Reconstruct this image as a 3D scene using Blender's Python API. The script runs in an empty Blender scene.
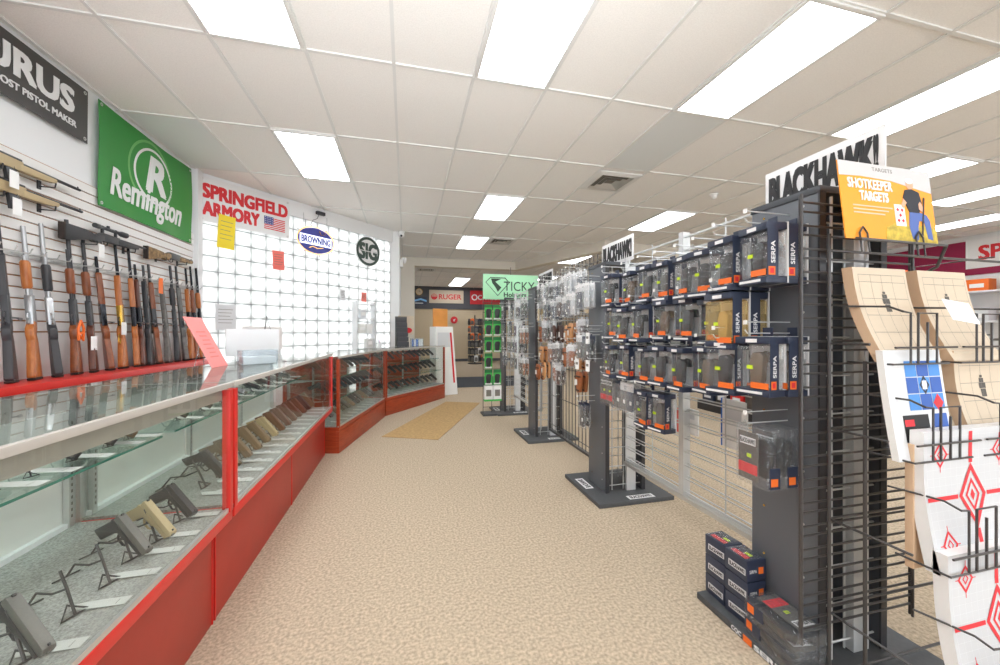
import bpy, bmesh, math, random
from mathutils import Matrix, Vector
random.seed(7)
SC = bpy.context.scene
COL = SC.collection
R = math.radians

# ------------------------------------------------------------------ camera, world, exposure
cam_d = bpy.data.cameras.new('camera'); cam_d.sensor_width = 36.0; cam_d.sensor_fit = 'HORIZONTAL'
cam_d.lens = 379 * 36.0 / 1000.0; cam_d.clip_start = 0.03; cam_d.clip_end = 200
cam = bpy.data.objects.new('camera', cam_d); COL.objects.link(cam)
cam.location = (0, 0, 1.3); cam.rotation_euler = (R(90), 0, R(-13.9)); SC.camera = cam
SC.view_settings.view_transform = 'Standard'; SC.view_settings.look = 'None'
SC.view_settings.gamma = 1.0; SC.view_settings.use_curve_mapping = False
SC.view_settings.exposure = 0.0
wd = bpy.data.worlds.new('world'); SC.world = wd; wd.use_nodes = True
wd.node_tree.nodes['Background'].inputs[0].default_value = (0.92, 0.96, 1.0, 1)
wd.node_tree.nodes['Background'].inputs[1].default_value = 3.0
LAMP = 10.0          # brightness of the fluorescent ceiling panels
sd = bpy.data.lights.new('daylight', 'SUN'); sd.energy = 14.0; sd.angle = R(8); sd.color = (1, .97, .92)
sun = bpy.data.objects.new('daylight', sd); COL.objects.link(sun)
sun.rotation_euler = Vector((0.72, -0.62, -0.62)).to_track_quat('-Z', 'Y').to_euler()   # comes in through the glass blocks
fd = bpy.data.lights.new('bounce_flash', 'SPOT'); fd.energy = 370; fd.spot_size = R(110); fd.spot_blend = 1.0; fd.shadow_soft_size = .06; fd.color = (.94, .975, 1)
flash = bpy.data.objects.new('bounce_flash', fd); COL.objects.link(flash)          # the photographer's flash, bounced off the ceiling
flash.location = (.02, -.12, 1.5); flash.rotation_euler = Vector((.08, .8, 1)).to_track_quat('-Z', 'Y').to_euler()
SC.cycles.max_bounces = 8; SC.cycles.diffuse_bounces = 4; SC.cycles.transparent_max_bounces = 24
SC.cycles.use_denoising = True

# ------------------------------------------------------------------ materials
def lin(c):
    c = c / 255.0
    return c / 12.92 if c <= .04045 else ((c + .055) / 1.055) ** 2.4
def rgb(r, g, b): return (lin(r), lin(g), lin(b), 1)
MATS = {}
def mat(name, col, rough=.5, metal=0, noise=0, nscale=40, bump=0, bscale=None, emit=0, spec=None, coat=0):
    m = bpy.data.materials.new(name); m.use_nodes = True
    nt = m.node_tree; b = nt.nodes['Principled BSDF']; c = rgb(*col)
    b.inputs['Base Color'].default_value = c; b.inputs['Roughness'].default_value = rough
    b.inputs['Metallic'].default_value = metal
    if spec is not None: b.inputs['Specular IOR Level'].default_value = spec
    if coat: b.inputs['Coat Weight'].default_value = coat
    if emit:
        b.inputs['Emission Color'].default_value = c; b.inputs['Emission Strength'].default_value = emit
    if noise or bump:
        tc = nt.nodes.new('ShaderNodeTexCoord')
        n = nt.nodes.new('ShaderNodeTexNoise'); n.inputs['Scale'].default_value = nscale; n.inputs['Detail'].default_value = 5
        nt.links.new(tc.outputs['Object'], n.inputs['Vector'])
        if noise:
            r = nt.nodes.new('ShaderNodeValToRGB')
            r.color_ramp.elements[0].position = .3; r.color_ramp.elements[1].position = .7
            r.color_ramp.elements[0].color = tuple(x * (1 - noise) for x in c[:3]) + (1,)
            r.color_ramp.elements[1].color = tuple(min(1, x * (1 + noise)) for x in c[:3]) + (1,)
            nt.links.new(n.outputs['Fac'], r.inputs['Fac']); nt.links.new(r.outputs['Color'], b.inputs['Base Color'])
        if bump:
            n2 = n
            if bscale:
                n2 = nt.nodes.new('ShaderNodeTexNoise'); n2.inputs['Scale'].default_value = bscale
                nt.links.new(tc.outputs['Object'], n2.inputs['Vector'])
            bp = nt.nodes.new('ShaderNodeBump'); bp.inputs['Strength'].default_value = bump; bp.inputs['Distance'].default_value = .004
            nt.links.new(n2.outputs['Fac'], bp.inputs['Height']); nt.links.new(bp.outputs['Normal'], b.inputs['Normal'])
    MATS[name] = m
    return m
def wood(name, c1, c2, rough=.35, scale=(3, 3, 30)):
    m = mat(name, c1, rough); nt = m.node_tree; b = nt.nodes['Principled BSDF']
    tc = nt.nodes.new('ShaderNodeTexCoord'); mp = nt.nodes.new('ShaderNodeMapping')
    mp.inputs['Scale'].default_value = scale
    n = nt.nodes.new('ShaderNodeTexNoise'); n.inputs['Scale'].default_value = 3; n.inputs['Detail'].default_value = 6; n.inputs['Distortion'].default_value = .6
    r = nt.nodes.new('ShaderNodeValToRGB')
    r.color_ramp.elements[0].position = .35; r.color_ramp.elements[0].color = rgb(*c1)
    r.color_ramp.elements[1].position = .68; r.color_ramp.elements[1].color = rgb(*c2)
    nt.links.new(tc.outputs['Object'], mp.inputs['Vector']); nt.links.new(mp.outputs['Vector'], n.inputs['Vector'])
    nt.links.new(n.outputs['Fac'], r.inputs['Fac']); nt.links.new(r.outputs['Color'], b.inputs['Base Color'])
    return m
def clear(name, tint, rough=.02, ior=1.45, veil=0.0, veilcol=(230, 235, 240), bump=0):
    """see-through sheet: transparent and glossy mixed by Fresnel, with a little milky veil"""
    m = bpy.data.materials.new(name); m.use_nodes = True; nt = m.node_tree; nt.nodes.clear()
    out = nt.nodes.new('ShaderNodeOutputMaterial'); tr = nt.nodes.new('ShaderNodeBsdfTransparent')
    gl = nt.nodes.new('ShaderNodeBsdfGlossy'); fr = nt.nodes.new('ShaderNodeFresnel'); mx = nt.nodes.new('ShaderNodeMixShader')
    tr.inputs['Color'].default_value = rgb(*tint); gl.inputs['Roughness'].default_value = rough; fr.inputs['IOR'].default_value = ior
    ge = nt.nodes.new('ShaderNodeNewGeometry'); inv = nt.nodes.new('ShaderNodeMath'); inv.operation = 'SUBTRACT'; inv.inputs[0].default_value = 1
    mu = nt.nodes.new('ShaderNodeMath'); mu.operation = 'MULTIPLY'      # only the outer face of the sheet mirrors
    nt.links.new(ge.outputs['Backfacing'], inv.inputs[1]); nt.links.new(inv.outputs[0], mu.inputs[0]); nt.links.new(fr.outputs[0], mu.inputs[1])
    nt.links.new(mu.outputs[0], mx.inputs[0]); nt.links.new(tr.outputs[0], mx.inputs[1]); nt.links.new(gl.outputs[0], mx.inputs[2])
    last = mx
    if bump:
        n = nt.nodes.new('ShaderNodeTexNoise'); n.inputs['Scale'].default_value = 28; bp = nt.nodes.new('ShaderNodeBump')
        tc = nt.nodes.new('ShaderNodeTexCoord'); nt.links.new(tc.outputs['Object'], n.inputs['Vector'])
        bp.inputs['Strength'].default_value = bump; bp.inputs['Distance'].default_value = .02
        nt.links.new(n.outputs['Fac'], bp.inputs['Height'])
        nt.links.new(bp.outputs['Normal'], gl.inputs['Normal']); nt.links.new(bp.outputs['Normal'], fr.inputs['Normal'])
    if veil:
        df = nt.nodes.new('ShaderNodeBsdfDiffuse'); df.inputs['Color'].default_value = rgb(*veilcol)
        m2 = nt.nodes.new('ShaderNodeMixShader'); m2.inputs[0].default_value = veil
        nt.links.new(mx.outputs[0], m2.inputs[1]); nt.links.new(df.outputs[0], m2.inputs[2]); last = m2
    nt.links.new(last.outputs[0], out.inputs[0]); MATS[name] = m
    return m

mat('carpet', (192, 175, 152), .95, noise=.30, nscale=70, bump=.6, spec=.1)
mat('far_carpet', (196, 168, 134), .95, noise=.2, nscale=50, spec=.1)
mat('ceil_tile', (244, 242, 239), .9, noise=.05, nscale=120, bump=.25, spec=.15)
mat('grid_white', (228, 228, 226), .5)
mat('pale_tile', (226, 230, 230), .55)
mat('wall_white', (236, 237, 238), .75)
mat('cream', (226, 220, 208), .8)
mat('slat_white', (233, 231, 228), .55)
mat('groove', (176, 128, 88), .8)
mat('charcoal_wall', (84, 84, 88), .8)
mat('pegboard', (206, 188, 158), .8)
mat('maroon', (152, 34, 76), .7)
mat('mortar', (150, 155, 157), .8)
mat('red', (216, 46, 40), .35)
mat('kick', (176, 52, 40), .38, noise=.05, nscale=9)
wood('cherry', (178, 74, 40), (150, 54, 30), .35, (2, 2, 22))
mat('alu', (206, 206, 204), .35, .6)
mat('alu_white', (196, 190, 183), .4)
mat('deck', (168, 168, 164), .95, noise=.35, nscale=160, spec=.1)
mat('mirror', (205, 208, 206), .12, .85)
mat('door_grey', (236, 236, 230), .45)
mat('valance', (168, 165, 156), .5)
mat('glass_edge', (60, 128, 112), .15)
mat('black', (50, 50, 53), .42)
mat('black_gloss', (26, 26, 29), .22)
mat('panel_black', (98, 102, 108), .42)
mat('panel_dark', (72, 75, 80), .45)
mat('base_black', (78, 80, 82), .55, noise=.1, nscale=60)
mat('wire_black', (78, 76, 76), .32, .35)
mat('wire_silver', (208, 210, 210), .3, .35)
mat('gun_black', (58, 59, 62), .36, .2)
mat('gun_dark', (38, 38, 41), .35)
mat('gun_grey', (112, 110, 106), .4, .4)
mat('gun_steel', (176, 178, 180), .28, .85)
mat('gun_blue', (36, 38, 44), .25, .6)
mat('gun_tan', (186, 166, 128), .55)
mat('gun_brown', (120, 100, 78), .5)
mat('gun_red', (108, 66, 50), .45)
mat('gold', (212, 168, 74), .25, .8)
mat('camo', (140, 112, 76), .6, noise=.6, nscale=22)
mat('grey_stock', (110, 108, 104), .6, noise=.3, nscale=30)
wood('walnut', (150, 84, 44), (112, 58, 28), .32, (14, 14, 2))
wood('beech', (196, 122, 62), (164, 92, 42), .32, (14, 14, 2))
wood('dark_walnut', (110, 58, 36), (76, 38, 24), .3, (14, 14, 2))
mat('pad_rubber', (50, 42, 38), .8)
mat('paper', (246, 246, 244), .7)
mat('pad_white', (206, 207, 209), .75)
mat('card_grey', (214, 214, 210), .7)
mat('paper_grey', (222, 224, 226), .7)
mat('pink', (247, 150, 146), .7)
mat('pink_ink', (228, 122, 118), .7)
mat('yellow', (243, 216, 52), .7)
mat('coral', (240, 120, 108), .7)
mat('orange', (246, 118, 42), .5)
mat('neon_yellow', (212, 240, 50), .5)
mat('navy', (52, 60, 80), .32)
mat('pack_back', (232, 233, 234), .5)
mat('white', (240, 240, 240), .5)
mat('ink', (40, 40, 42), .6)
mat('mark_grey', (92, 88, 84), .8)
mat('ink_soft', (130, 126, 118), .8)
mat('banner_black', (72, 70, 68), .55)
mat('banner_green', (46, 138, 56), .42)
mat('banner_green_light', (112, 178, 104), .5)
mat('red_letter', (214, 40, 48), .55)
mat('sign_white', (232, 232, 232), .6)
mat('mint', (176, 236, 192), .5)
mat('mint_ink', (44, 66, 52), .6)
mat('sig_green', (62, 80, 72), .5)
mat('neon_blue', (66, 74, 160), .4)
mat('neon_tube', (250, 190, 110), .3, emit=1.2)
mat('neon_white', (235, 240, 255), .3, emit=1.1)
mat('flag_blue', (64, 74, 140), .6)
mat('poster_orange', (248, 160, 36), .5, noise=.04, nscale=5)
mat('poster_grey', (206, 204, 204), .5)
mat('poster_grass', (196, 170, 62), .6, noise=.3, nscale=50)
mat('skin', (222, 170, 140), .6)
mat('denim', (86, 110, 176), .7)
mat('shirt', (46, 48, 56), .7)
mat('tan_card', (212, 196, 174), .8)
mat('tan_edge', (216, 184, 152), .85)
mat('target_red', (226, 48, 58), .6)
mat('blue_a', (44, 92, 176), .5); mat('blue_b', (70, 140, 214), .5); mat('sky_blue', (130, 190, 236), .5)
mat('leather', (172, 104, 62), .45, noise=.15, nscale=20)
mat('leather_tan', (206, 150, 100), .5, noise=.12, nscale=20)
mat('leather_dark', (74, 48, 40), .45, noise=.15, nscale=20)
mat('plum', (86, 58, 84), .5)
mat('card_tan', (222, 198, 150), .7)
mat('green', (70, 190, 84), .5)
mat('green_deep', (34, 120, 60), .5)
mat('lime', (120, 214, 50), .5)
mat('mat_tan', (190, 158, 112), .9, noise=.15, nscale=30, spec=.1)
mat('mat_dark', (66, 70, 76), .9, noise=.2, nscale=60)
mat('board_orange', (226, 152, 72), .5, noise=.12, nscale=4)
mat('blue', (40, 110, 200), .5)
mat('diffuser', (244, 249, 255), .5, emit=LAMP)
mat('diffuser_dim', (255, 250, 238), .5, emit=LAMP * .8)
clear('case_glass', (252, 253, 252), .01, 1.45)
clear('top_glass', (246, 250, 249), .01, 1.62)
clear('shelf_glass', (236, 246, 243), .02, 1.5)
clear('acrylic', (240, 244, 246), .05, 1.45, .16)
clear('blister', (250, 251, 252), .07, 1.75, .05, bump=1.0)
clear('bag', (250, 251, 252), .12, 1.65, .12, (250, 251, 252), bump=1.0)
clear('tan_blister', (246, 232, 200), .1, 1.5, .18, (240, 214, 150), bump=.3)
def glassblock():
    m = bpy.data.materials.new('glass_block'); m.use_nodes = True; nt = m.node_tree; nt.nodes.clear()
    out = nt.nodes.new('ShaderNodeOutputMaterial'); t = nt.nodes.new('ShaderNodeBsdfTranslucent'); g = nt.nodes.new('ShaderNodeBsdfGlossy')
    d = nt.nodes.new('ShaderNodeBsdfDiffuse'); fr = nt.nodes.new('ShaderNodeFresnel'); a = nt.nodes.new('ShaderNodeMixShader'); b = nt.nodes.new('ShaderNodeMixShader')
    tc = nt.nodes.new('ShaderNodeTexCoord'); n = nt.nodes.new('ShaderNodeTexNoise'); n.inputs['Scale'].default_value = 16; n.inputs['Detail'].default_value = 2
    nt.links.new(tc.outputs['Object'], n.inputs['Vector'])
    r = nt.nodes.new('ShaderNodeValToRGB'); r.color_ramp.elements[0].color = (.78, .80, .80, 1); r.color_ramp.elements[1].color = (.97, .98, .98, 1)
    nt.links.new(n.outputs['Fac'], r.inputs['Fac']); nt.links.new(r.outputs[0], t.inputs['Color'])
    d.inputs['Color'].default_value = (.8, .82, .82, 1); a.inputs[0].default_value = .12
    nt.links.new(t.outputs[0], a.inputs[1]); nt.links.new(d.outputs[0], a.inputs[2])
    bp = nt.nodes.new('ShaderNodeBump'); bp.inputs['Strength'].default_value = .3; bp.inputs['Distance'].default_value = .01
    nt.links.new(n.outputs['Fac'], bp.inputs['Height']); nt.links.new(bp.outputs[0], g.inputs['Normal'])
    g.inputs['Roughness'].default_value = .06
    nt.links.new(fr.outputs[0], b.inputs[0]); nt.links.new(a.outputs[0], b.inputs[1]); nt.links.new(g.outputs[0], b.inputs[2])
    nt.links.new(b.outputs[0], out.inputs[0]); MATS['glass_block'] = m
glassblock()

# ------------------------------------------------------------------ mesh builder
class MB:
    def __init__(s): s.v = []; s.f = []; s.m = []; s.mats = []
    def mi(s, m):
        if m not in s.mats: s.mats.append(m)
        return s.mats.index(m)
    def add(s, vs, fs, m, T=None):
        o = len(s.v); k = s.mi(m)
        for p in vs:
            p = Vector(p); s.v.append(tuple(T @ p) if T else tuple(p))
        for f in fs: s.f.append(tuple(i + o for i in f)); s.m.append(k)
        return s
    def box(s, x0, x1, y0, y1, z0, z1, m, T=None):
        vs = [(x0, y0, z0), (x1, y0, z0), (x1, y1, z0), (x0, y1, z0), (x0, y0, z1), (x1, y0, z1), (x1, y1, z1), (x0, y1, z1)]
        return s.add(vs, [(0, 3, 2, 1), (4, 5, 6, 7), (0, 1, 5, 4), (1, 2, 6, 5), (2, 3, 7, 6), (3, 0, 4, 7)], m, T)
    def prism(s, poly, t0, t1, m, fn=None, T=None):
        """poly in (a,b), extruded in t; fn(a,b,t) -> xyz; default a=x, b=z, t=y"""
        fn = fn or (lambda a, b, t: (a, t, b)); n = len(poly)
        vs = [fn(a, b, t0) for a, b in poly] + [fn(a, b, t1) for a, b in poly]
        fs = [tuple(range(n - 1, -1, -1)), tuple(range(n, 2 * n))] + [(i, (i + 1) % n, n + (i + 1) % n, n + i) for i in range(n)]
        return s.add(vs, fs, m, T)
    def tube(s, pts, r, m, seg=6, closed=False, T=None):
        pts = [Vector(p) for p in pts]; n = len(pts); rings = []; prev = None
        for i, p in enumerate(pts):
            a = pts[i - 1] if (i > 0 or closed) else None; b = pts[(i + 1) % n] if (i < n - 1 or closed) else None
            t = Vector((0, 0, 0))
            if a is not None: t += (p - a).normalized()
            if b is not None: t += (b - p).normalized()
            t = t.normalized() if t.length > 1e-6 else Vector((0, 0, 1))
            if prev is None:
                u = t.orthogonal().normalized()
            else:
                u = prev - t * prev.dot(t); u = u.normalized() if u.length > 1e-6 else t.orthogonal().normalized()
            prev = u; w = t.cross(u)
            rr = r[i] if isinstance(r, (list, tuple)) else r
            rings.append([p + (u * math.cos(2 * math.pi * k / seg) + w * math.sin(2 * math.pi * k / seg)) * rr for k in range(seg)])
        vs = [v for g in rings for v in g]; fs = []
        for i in range(n if closed else n - 1):
            j = (i + 1) % n
            for k in range(seg):
                q = (k + 1) % seg; fs.append((i * seg + k, i * seg + q, j * seg + q, j * seg + k))
        if not closed:
            fs.append(tuple(range(seg - 1, -1, -1))); fs.append(tuple((n - 1) * seg + k for k in range(seg)))
        return s.add(vs, fs, m, T)
    def cyl(s, p0, p1, r0, m, r1=None, seg=16, T=None):
        return s.tube([p0, p1], [r0, r0 if r1 is None else r1], m, seg, T=T)
    def lathe(s, prof, m, seg=20, T=None):
        vs = []; n = len(prof); fs = []
        for k in range(seg):
            a = 2 * math.pi * k / seg
            for r, z in prof: vs.append((r * math.cos(a), r * math.sin(a), z))
        for k in range(seg):
            q = (k + 1) % seg
            for i in range(n - 1): fs.append((k * n + i, q * n + i, q * n + i + 1, k * n + i + 1))
        return s.add(vs, fs, m, T)
    def disc(s, r, z0, z1, m, seg=32, sx=1, sy=1, T=None):
        return s.prism([(r * sx * math.cos(2 * math.pi * k / seg), r * sy * math.sin(2 * math.pi * k / seg)) for k in range(seg)], z0, z1, m, lambda a, b, t: (a, b, t), T)
    def ring(s, r0, r1, z0, z1, m, seg=40, sx=1, sy=1, T=None):
        vs = []; fs = []
        for k in range(seg):
            c, q = math.cos(2 * math.pi * k / seg), math.sin(2 * math.pi * k / seg)
            vs += [(r0 * c * sx, r0 * q * sy, z0), (r1 * c * sx, r1 * q * sy, z0), (r1 * c * sx, r1 * q * sy, z1), (r0 * c * sx, r0 * q * sy, z1)]
        for k in range(seg):
            j = (k + 1) % seg
            for i in range(4): fs.append((k * 4 + i, k * 4 + (i + 1) % 4, j * 4 + (i + 1) % 4, j * 4 + i))
        return s.add(vs, fs, m, T)
    def build(s, name, parent=None, bev=0, smooth=False, T=None, segs=2):
        me = bpy.data.meshes.new(name); me.from_pydata(s.v, [], s.f)
        for m in s.mats: me.materials.append(MATS[m])
        me.polygons.foreach_set('material_index', s.m)
        bm = bmesh.new(); bm.from_mesh(me)
        bmesh.ops.recalc_face_normals(bm, faces=bm.faces)
        if bev:
            es = [e for e in bm.edges if len(e.link_faces) == 2 and e.calc_face_angle(0) > R(28)]
            bmesh.ops.bevel(bm, geom=es, offset=bev, segments=segs, profile=.6, affect='EDGES', clamp_overlap=True)
        bm.to_mesh(me); bm.free()
        if smooth or bev:
            for p in me.polygons: p.use_smooth = True
            try: me.set_sharp_from_angle(angle=R(40))
            except Exception: pass
        o = bpy.data.objects.new(name, me); COL.objects.link(o)
        if parent is not None: o.parent = parent
        if T is not None: o.matrix_local = T
        return o

def tag(o, label=None, cat=None, group=None, kind=None):
    if label: o['label'] = label
    if cat: o['category'] = cat
    if group: o['group'] = group
    if kind: o['kind'] = kind
    return o
def thing(name, label, cat, loc=(0, 0, 0), rz=0, group=None, M=None):
    o = bpy.data.objects.new(name, None); COL.objects.link(o); o.empty_display_size = .05
    if M is not None: o.matrix_local = M
    else: o.location = loc; o.rotation_euler = (0, 0, rz)
    return tag(o, label, cat, group)
KIDS = {}
def kids(o):
    return list(o.children)
def dup(root, label, loc=None, rz=None, M=None, group=None, scale=None):
    r = root.copy(); COL.objects.link(r)
    if M is not None: r.matrix_local = M
    else:
        r.location = loc; r.rotation_euler = (0, 0, rz or 0)
    r['label'] = label
    if group: r['group'] = group
    for ch in kids(root):
        c = ch.copy(); COL.objects.link(c); c.parent = r
        for g in kids(ch):
            d = g.copy(); COL.objects.link(d); d.parent = c
    return r
class Proto:
    """first placement moves the original, later ones copy it with its parts"""
    def __init__(s, make): s.make = make; s.root = None
    def place(s, label, loc=None, rz=0, M=None, group=None):
        if s.root is None:
            s.root = s.make(); o = s.root; o['label'] = label
            if group: o['group'] = group
            if M is not None: o.matrix_local = M
            else: o.location = loc; o.rotation_euler = (0, 0, rz)
            return o
        return dup(s.root, label, loc, rz, M, group)
def struct(b, name, parent=None, **k):
    o = b.build(name, parent, **k); o['kind'] = 'structure'; return o
def frame(o, r, u):
    """matrix whose local x runs along r, y along u, z out of the face"""
    r = Vector(r).normalized(); u = Vector(u).normalized(); n = r.cross(u)
    return Matrix(((r.x, u.x, n.x, o[0]), (r.y, u.y, n.y, o[1]), (r.z, u.z, n.z, o[2]), (0, 0, 0, 1)))
TXT = {}
def text(body, m, x0, x1, y0, y1, parent, T=None, z=.001, depth=.002, bold=0.0, name='lettering', shear=0, fn=None):
    """lettering fitted into the rectangle x0..x1, y0..y1 of a face (local x right, y up, z out)"""
    key = (body, shear)
    if key not in TXT:
        cu = bpy.data.curves.new('t', 'FONT'); cu.body = body; cu.extrude = .01; cu.shear = shear; cu.resolution_u = 3
        ob = bpy.data.objects.new('t', cu); COL.objects.link(ob)
        me = bpy.data.meshes.new_from_object(ob); bpy.data.objects.remove(ob); bpy.data.curves.remove(cu)
        TXT[key] = ([tuple(v.co) for v in me.vertices], [tuple(p.vertices) for p in me.polygons]); bpy.data.meshes.remove(me)
    vs, fs = TXT[key]
    ax0 = min(v[0] for v in vs); ax1 = max(v[0] for v in vs); ay0 = min(v[1] for v in vs); ay1 = max(v[1] for v in vs)
    b = MB(); k = (x1 - x0) / (ax1 - ax0); ky = (y1 - y0) / (ay1 - ay0)
    sh = [(0, 0)] if bold < .02 else [(-1, -.7), (1, -.7), (-1, .7), (1, .7)]
    for si, (sx, sy) in enumerate(sh):
        g_ = [(x0 + bold * k + (v[0] - ax0) / (ax1 - ax0) * (x1 - x0 - 2 * bold * k) + sx * bold * k, y0 + bold * ky * .7 + (v[1] - ay0) / (ay1 - ay0) * (y1 - y0 - 1.4 * bold * ky) + sy * bold * ky, z + (depth * (1 + .3 * si) if v[2] > 0 else 0)) for v in vs]
        if fn: g_ = [fn(*p) for p in g_]
        b.add(g_, fs, m)
    return b.build(name, parent, T=T)
ORD = ['first', 'second', 'third', 'fourth', 'fifth', 'sixth', 'seventh', 'eighth', 'ninth', 'tenth', 'eleventh', 'twelfth',
       'thirteenth', 'fourteenth', 'fifteenth', 'sixteenth', 'seventeenth', 'eighteenth', 'nineteenth', 'twentieth']

# ------------------------------------------------------------------ room shell
CZ = 3.32
GX = lambda k: -.09 + .61 * k          # ceiling grid lines across
GY = lambda k: 2.97 + 1.22 * k         # ceiling grid lines along the aisle
XL = -2.57
OUT = [(-2.69, -4.5), (11.65, -4.5), (11.65, 17.15), (-.36, 17.15), (-.36, 8.02), (-2.69, 5.7)]
FL = lambda a, b, q: (a, b, q)
struct(MB().prism(OUT, -.1, 0, 'carpet', FL), 'floor')
struct(MB().prism(OUT, CZ + .012, CZ + .12, 'ceil_tile', FL), 'ceiling')
g = MB()
for k in range(-4, 20): g.box(GX(k) - .012, GX(k) + .012, -4.5, 17 if GX(k) > -.3 else 5.54 + (GX(k) + 2.57), CZ, CZ + .016, 'grid_white')
for k in range(-6, 12): g.box(-2.57 if GY(k) < 5.6 else max(-2.57, min(-.15, GY(k) - 8.11)), 11.5, GY(k) - .012, GY(k) + .012, CZ + .001, CZ + .0165, 'grid_white')
struct(g, 'trim_1')
struct(MB().box(GX(4) + .012, GX(5) - .012, GY(0) + .012, GY(1) - .012, CZ + .003, CZ + .02, 'pale_tile'), 'trim_2')
struct(MB().box(GX(-4) + .012, GX(-3) - .012, GY(1) + .012, GY(2) - .012, CZ + .003, CZ + .02, 'pale_tile'), 'trim_3')
# gun wall: painted wall with a slatwall field
Y0, Y1 = -4.5, 5.5
w = MB().box(XL - .12, XL, Y0, Y1, 0, CZ + .05, 'wall_white'); struct(w, 'wall_left')
s = MB(); s.box(XL, XL + .006, Y0, Y1 - .05, 1.30, 2.53, 'groove')
for k in range(16):
    z0 = 1.31 + k * .0762
    s.prism([(XL + .004, z0), (XL + .02, z0), (XL + .02, z0 + .066), (XL + .004, z0 + .066)], Y0, Y1 - .05, 'slat_white')
s.box(XL, XL + .02, Y0, Y1 - .05, .30, 1.298, 'slat_white')
struct(s, 'trim_4')
struct(MB().box(XL - .02, XL + .07, Y1 - .05, Y1 + .06, 0, CZ + .01, 'wall_white'), 'trim_5')
# diagonal wall with the glass block window
P0 = Vector((-2.57, 5.54, 0)); DW = Vector((.706, .708, 0)).normalized(); NW = Vector((DW.y, -DW.x, 0)); LW = 3.42
TW = Matrix(((DW.x, NW.x * -1, 0, P0.x), (DW.y, NW.y * -1, 0, P0.y), (0, 0, 1, 0), (0, 0, 0, 1)))   # local x along, y out of the room, z up
w = MB(); w.box(0, LW, 0, .16, 3.10, CZ + .05, 'wall_white'); w.box(0, LW, 0, .16, 0, .69, 'wall_white')
w.box(0, .06, 0, .16, .69, 3.10, 'wall_white'); w.box(3.28, LW, 0, .16, .69, 3.10, 'wall_white')
struct(w, 'wall_corner', T=TW, bev=.004)
win = bpy.data.objects.new('window_1', None); COL.objects.link(win); win.matrix_local = TW; win['kind'] = 'structure'
bl = MB(); mo = MB(); nb = 16; bw = 3.22 / nb; bh = 2.41 / 12
for i in range(nb):
    for j in range(12):
        x = .06 + i * bw; z = .69 + j * bh
        bl.box(x + .0045, x + bw - .0045, .03, .12, z + .0045, z + bh - .0045, 'glass_block')
for i in range(nb + 1): mo.box(.06 + i * bw - .0045, .06 + i * bw + .0045, .038, .11, .69, 3.10, 'mortar')
for j in range(13): mo.box(.06, 3.28, .039, .109, .69 + j * bh - .0045, .69 + j * bh + .0045, 'mortar')
bl.build('glass_blocks', win, bev=.006); mo.build('mortar_grid', win)
# rear left wall, post and far wall
pe = P0 + DW * LW
struct(MB().box(pe.x - .2, pe.x + .02, pe.y - .1, 17, 0, CZ + .05, 'wall_white'), 'wall_back_left')
struct(MB().box(-.15, .22, 10.45, 10.75, 0, CZ + .05, 'cream'), 'trim_6')
fw = MB(); fw.box(-.2, 12, 17, 17.15, 0, CZ + .05, 'pegboard'); struct(fw, 'wall_back')
fw = MB(); fw.box(-.2, 12, 16.95, 17.01, 2.34, CZ + .05, 'charcoal_wall'); struct(fw, 'trim_7')
hp = MB()
for i in range(60):
    for j in range(0, 18): hp.box(.4 + i * .09, .412 + i * .09, 16.992, 17.001, .5 + j * .1, .512 + j * .1, 'ink_soft')
struct(hp, 'trim_8')
struct(MB().box(-.2, 12, 16.97, 17.01, 0, .12, 'charcoal_wall'), 'baseboard_back')
# right wall
struct(MB().box(11.5, 11.65, -4.5, 17.1, 0, CZ + .05, 'wall_white'), 'wall_right')
struct(MB().box(11.47, 11.51, -4.5, 17, 2.5, 3.22, 'maroon'), 'trim_9')
rs = MB(); rs.box(11.46, 11.5, -4.5, 17, .2, 2.44, 'slat_white')
for k in range(24): rs.box(11.452, 11.462, -4.5, 17, .3 + k * .0889, .31 + k * .0889, 'ink_soft')
struct(rs, 'trim_10')
# ceiling beams that frame the rear room
def soffit(pts, name, h=.21, t=.3):
    b = MB(); pts = [Vector(p + (0,)) for p in pts]; n = len(pts)
    off = []
    for i, p in enumerate(pts):
        d = Vector((0, 0, 0))
        if i > 0: d += (p - pts[i - 1]).normalized()
        if i < n - 1: d += (pts[i + 1] - p).normalized()
        d.normalize(); off.append(p + Vector((-d.y, d.x, 0)) * t)
    vs = []
    for z in (CZ - h, CZ + .03):
        vs += [(p.x, p.y, z) for p in pts] + [(p.x, p.y, z) for p in off]
    fs = []
    for i in range(n - 1):
        fs += [(i, i + 1, n + i + 1, n + i), (2 * n + i, 3 * n + i, 3 * n + i + 1, 2 * n + i + 1),
               (i, 2 * n + i, 2 * n + i + 1, i + 1), (n + i, n + i + 1, 3 * n + i + 1, 3 * n + i)]
    fs += [(0, n, 3 * n, 2 * n), (n - 1, 3 * n - 1, 4 * n - 1, 2 * n - 1)]
    b.add(vs, fs, 'cream'); struct(b, name)
soffit([(-.15, 10.5), (3.05, 10.5), (4.25, 7.55), (11.5, 8.6)], 'trim_11')

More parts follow.
